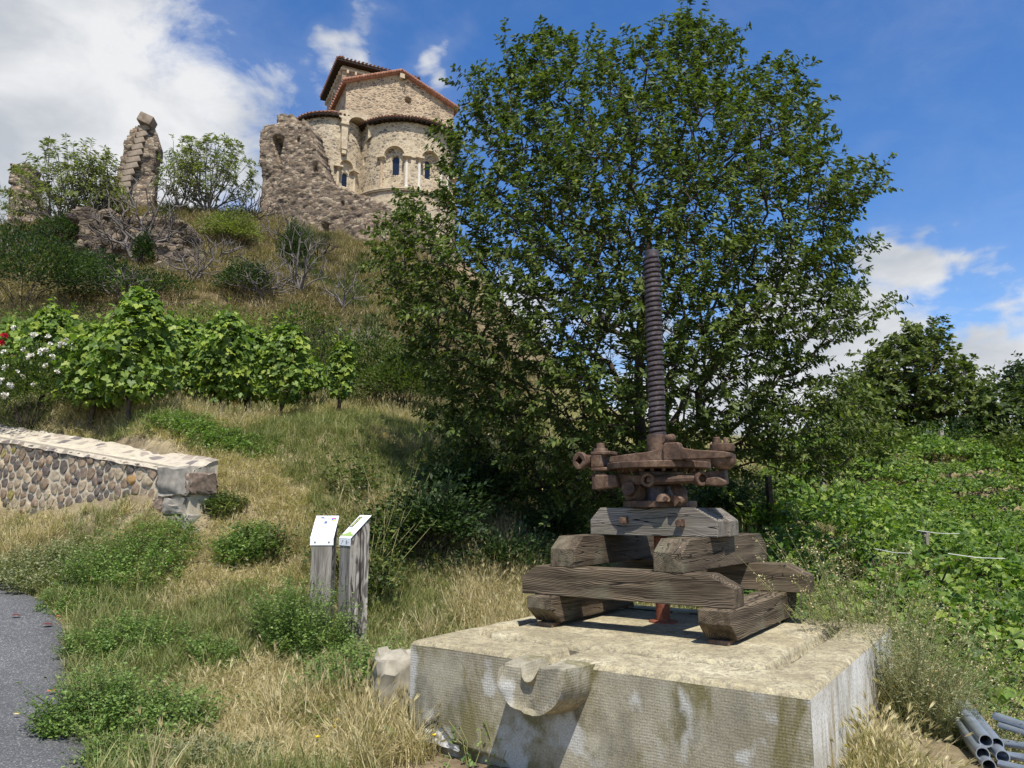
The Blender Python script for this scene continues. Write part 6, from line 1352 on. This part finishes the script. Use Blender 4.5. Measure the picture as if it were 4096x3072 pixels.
# ------------------------------------------------------------------ information posts
def text(body, size, mat, parent, loc, rot=(0, 0, 0), align='CENTER', name='lettering'):
    cu = bpy.data.curves.new('t', 'FONT'); cu.body = body; cu.size = size; cu.align_x = align; cu.align_y = 'CENTER'; cu.resolution_u = 2; t = bpy.data.objects.new('t', cu); C.objects.link(t)
    bpy.context.view_layer.update(); me = bpy.data.meshes.new_from_object(t.evaluated_get(bpy.context.evaluated_depsgraph_get())); bpy.data.objects.remove(t); me.materials.clear(); me.materials.append(M[mat])
    o = link(name, me, parent, loc); o.rotation_euler = rot; return o
def rect(name, x0, x1, y0, y1, mat, parent, z=.0012, poly=None):
    p = poly or [(x0, y0), (x1, y0), (x1, y1), (x0, y1)]; return MB().add([(a, b, z) for a, b in p], [tuple(range(len(p)))]).build(name, M[mat], parent)
def info_post(u, d, rz, label, kind, ztop):
    b = on_ground(u, d); g = float(b[2]); H_ = ztop - g; o = empty('information_post', b, rz, label, 'sign post'); w = .108
    mb = MB(); mb.prism([(-w, -.3), (w, -.3), (w, H_), (-w, H_ - .215)], -w, w, lambda p, q, h: (h, p, q)); ps = mb.build('post', M['post'], o, bevel=.004)
    MB().box(w - .0005, w + .0006, .004, .012, .0, H_ - .1).build('drying_crack', M['soffit'], ps)
    # sloping plate and its folded flap
    pl = MB(); pl.box(-.122, .122, 0, .325, 0, .004); p = pl.build('sign_plate', M['white'], o, bevel=.0015); p.location = (0, -w - .006, H_ - .215 - .002); p.rotation_euler = (R(44.5), 0, 0)
    fl = MB(); fl.box(-.122, .122, -.004, 0, -.072, 0); f = fl.build('sign_flap', M['white'], o, bevel=.0015); f.location = (0, -w - .003, H_ - .215 - .001)
    if kind == 0:
        text('MAIRIE', .030, 'print_dark', p, (-.015, .281, .0052)); text('DE', .012, 'print_dark', p, (-.015, .262, .0052)); text('SAINT-ROMAIN-LE-PUY', .0165, 'print_dark', p, (-.022, .246, .0052))
        sh = [(.052, .292), (.098, .292), (.098, .262), (.092, .248), (.075, .238), (.058, .248), (.052, .262)]
        rect('emblem', 0, 0, 0, 0, 'print_blue', p, .0050, sh); rect('emblem', .052, .098, .281, .292, 'print_red', p, .0054); rect('emblem', 0, 0, 0, 0, 'print_yellow', p, .0054, [(.062, .245), (.075, .240), (.090, .246), (.095, .262), (.076, .270), (.066, .256)])
        rgl = random.Random(3)
        for yy, x0, x1 in [(.212, -.10, .098), (.206, -.10, .08), (.190, -.10, -.07), (.183, -.10, .075), (.176, -.10, .04), (.168, -.10, .075), (.161, -.10, .0), (.154, -.10, .092), (.146, -.105, -.07), (.124, -.085, .065), (.117, -.085, .07), (.110, -.105, .098)]:
            x = x0; mb = MB()
            while x < x1: l = rgl.uniform(.006, .018); mb.add([(x, yy - .0013, .0052), (min(x + l, x1), yy - .0013, .0052), (min(x + l, x1), yy + .0013, .0052), (x, yy + .0013, .0052)], [(0, 1, 2, 3)]); x += l + .003
            tag(mb.build('printed_line', M['print_grey'], p), kind='stuff')
        for x in (-.07, .075):
            s = MB().lathe([(.008, 0), (.008, .003), (.003, .004)], 10, Matrix.Rotation(HP, 4, 'X')).build('screw_head', M['print_dark'], f); s.location = (x, -.0045, -.040)
    else:
        rect('photo_panel', 0, 0, 0, 0, 'print_dark', p, .0052, [(-.112, .155), (-.045, .155), (-.020, .300), (-.085, .300)])
        for (x, y, r) in ((-.085, .175, .014), (-.075, .20, .016), (-.07, .225, .013), (-.055, .255, .016), (-.045, .28, .012), (-.065, .24, .010)):
            rect('photo_panel', 0, 0, 0, 0, 'print_lime', p, .0056, [(x + r * math.cos(a), y + r * math.sin(a)) for a in np.linspace(0, 2 * math.pi, 8)[:-1]])
        for k_ in range(7):
            rect('heading_stroke', .002 + k_ * .013, .010 + k_ * .013, .280, .297, 'print_grey', p, .0052)
        for (x0, x1, y) in ((.0, .09, .262), (.01, .085, .254), (-.01, .05, .225), (-.01, .055, .215), (-.01, .05, .208), (-.06, .07, .145), (-.07, .08, .135), (-.07, .05, .128), (-.08, .07, .120), (-.09, .04, .105)):
            tag(rect('printed_line', x0, x1, y, y + .003, 'print_grey', p, .0052), kind='stuff')
        rect('hill_drawing', 0, 0, 0, 0, 'print_green', p, .0053, [(-.118, .03), (.118, .03), (.118, .052), (.06, .066), (.02, .088), (.012, .093), (.008, .10), (.002, .092), (-.03, .078), (-.07, .055), (-.118, .052)])
        rect('printed_line', -.11, .11, .014, .018, 'print_green', p, .0053)
        fz = lambda q: [(a, b) for a, b in q]
        def fr(poly): return MB().add([(a, -.0046, b) for a, b in poly], [tuple(range(len(poly)))]).build('logo', M['print_dark'], f)
        fr([(-.07, -.058), (-.062, -.058), (-.035, -.02), (-.04, -.018)]); fr([(-.04, -.018), (-.022, -.03), (-.026, -.034), (-.04, -.024)]); fr([(.03, -.058), (.048, -.058), (.048, -.018), (.03, -.018)]); fr([(.066, -.052), (.086, -.038), (.066, -.024), (.074, -.038)])
    return o
info_post(330.0, 8.05, R(1), 'square weathered post whose white notice plate faces the viewer', 0, 1.49)
info_post(359.5, 7.75, R(-50), 'square grey post turned sideways, slanted plate with green hill drawing', 1, 1.50)
# ------------------------------------------------------------------ pile of steel pipes, bottom right
def pipe(a, b_, r, label):
    a = np.array(a); b_ = np.array(b_); d = Vector(b_ - a); L = d.length; mb = MB(); mb.lathe([(r * .86, L), (r, L), (r, 0), (r * .86, 0), (r * .86, L * .999)], 20, cap=False); o = mb.build('steel_pipe', M['galv'], None, autosmooth=50)
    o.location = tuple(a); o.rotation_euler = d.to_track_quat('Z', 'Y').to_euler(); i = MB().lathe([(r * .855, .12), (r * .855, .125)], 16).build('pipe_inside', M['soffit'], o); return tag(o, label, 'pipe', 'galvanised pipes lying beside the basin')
n0 = P(986, 741, 4.55); n1 = P(997, 744, 4.6); n2 = P(983, 754, 4.5); n3 = P(989, 766, 4.45); n4 = P(1003, 757, 4.5)
dr = (P(957, 704, 5.35) - n0)
for k, (q, lb) in enumerate(((n0, 'left galvanised pipe on top of the bundle, its open end facing the viewer'), (n1, 'second galvanised pipe on top of the bundle, touching the first'), (n2, 'left pipe in the middle layer of the bundle'), (n3, 'lowest pipe of the bundle at the bottom edge'), (n4, 'middle layer pipe under the second top pipe'))): pipe(q, q + dr * (1.0 + .05 * k), .036, lb)
for k, (a, c, r, lb) in enumerate(((P(995, 716, 4.9), P(1060, 738, 4.5), .024, 'thin pipe pointing right above the bundle'), (P(998, 742, 4.75), P(1060, 752, 4.4), .022, 'thin pipe crossing to the right behind the bundle'), (P(1000, 725, 4.85), P(1060, 745, 4.45), .018, 'thinnest pipe between the two that point right'), (P(1000, 754, 4.6), P(1060, 764, 4.3), .022, 'thin pipe near the bottom right corner'), (P(1000, 764, 4.5), P(1060, 778, 4.2), .022, 'thin pipe cut by the bottom edge at the right'))): pipe(a, c, r, lb)
# ------------------------------------------------------------------ dandelions and fallen leaves
for k, (u, v, lb) in enumerate([(330, 688, 'upper yellow dandelion below the information posts'), (329, 684, 'tiny yellow dandelion touching the upper one'), (316, 762, 'large yellow dandelion at the bottom edge'), (333, 748, 'yellow dandelion right above the bottom pair'), (335, 743, 'small yellow dandelion, uppermost of the bottom pair'), (434, 760, 'yellow dandelion beside the broken foot of the basin'), (862, 662, 'yellow weed flower right of the basin'), ]):
    b = gnd(u, v + 6, 3.5, 30) if u < 800 else P(935, 672, 5.3); hh = .16
    if u > 800: b[2] -= hh
    o = empty('dandelion', b, 0, lb, 'flower'); n = 40; rgk = np.random.default_rng(k); a = rgk.uniform(0, 6.28, n); d = np.c_[np.cos(a), np.sin(a), rgk.uniform(.1, .9, n)]
    leaf_obj('flower_head', L_NR, np.tile(np.array([0, 0, hh]), (n, 1)), d, np.array([0, 0, 1.0]) + rgk.normal(0, .2, (n, 3)), np.full(n, .02), M['petal_yellow'], o); MB().tube([(0, 0, -.02), (.008, 0, hh * .5), (0, 0, hh)], .002, 4).build('stalk', M['grass_g'], o)
M['leaf_red'] = plain('fallen_leaf_red', (.11, .03, .025), .7); M['leaf_brown'] = plain('fallen_leaf_brown', (.42, .14, .06), .7); M['leaf_yellow'] = plain('fallen_leaf_yellow', (.55, .42, .18), .7)
for (u, v, mt, s, lb) in [(10, 622, 'leaf_red', .09, 'dark red fallen leaf on the asphalt near the left edge'), (41, 633, 'leaf_red', .10, 'curled dark red leaf at the grass edge of the lane'), (45, 701, 'leaf_brown', .085, 'orange brown fallen leaf lying on the asphalt'), (12, 725, 'leaf_yellow', .045, 'small yellowish leaf on the asphalt at the bottom left'), (55, 622, 'leaf_brown', .05, 'small brown leaf on the asphalt edge')]:
    b = gnd(u, v, 4, 14); o = leaf_obj('fallen_leaf', L_CH, np.zeros((1, 3)), np.array([[.9, .3, .05]]), np.array([[0, -.3, 1.0]]), np.array([s]), M[mt]); o.location = (b[0], b[1], float(H(b[0], b[1], False)[0]) + .065); tag(o, lb, 'leaf')
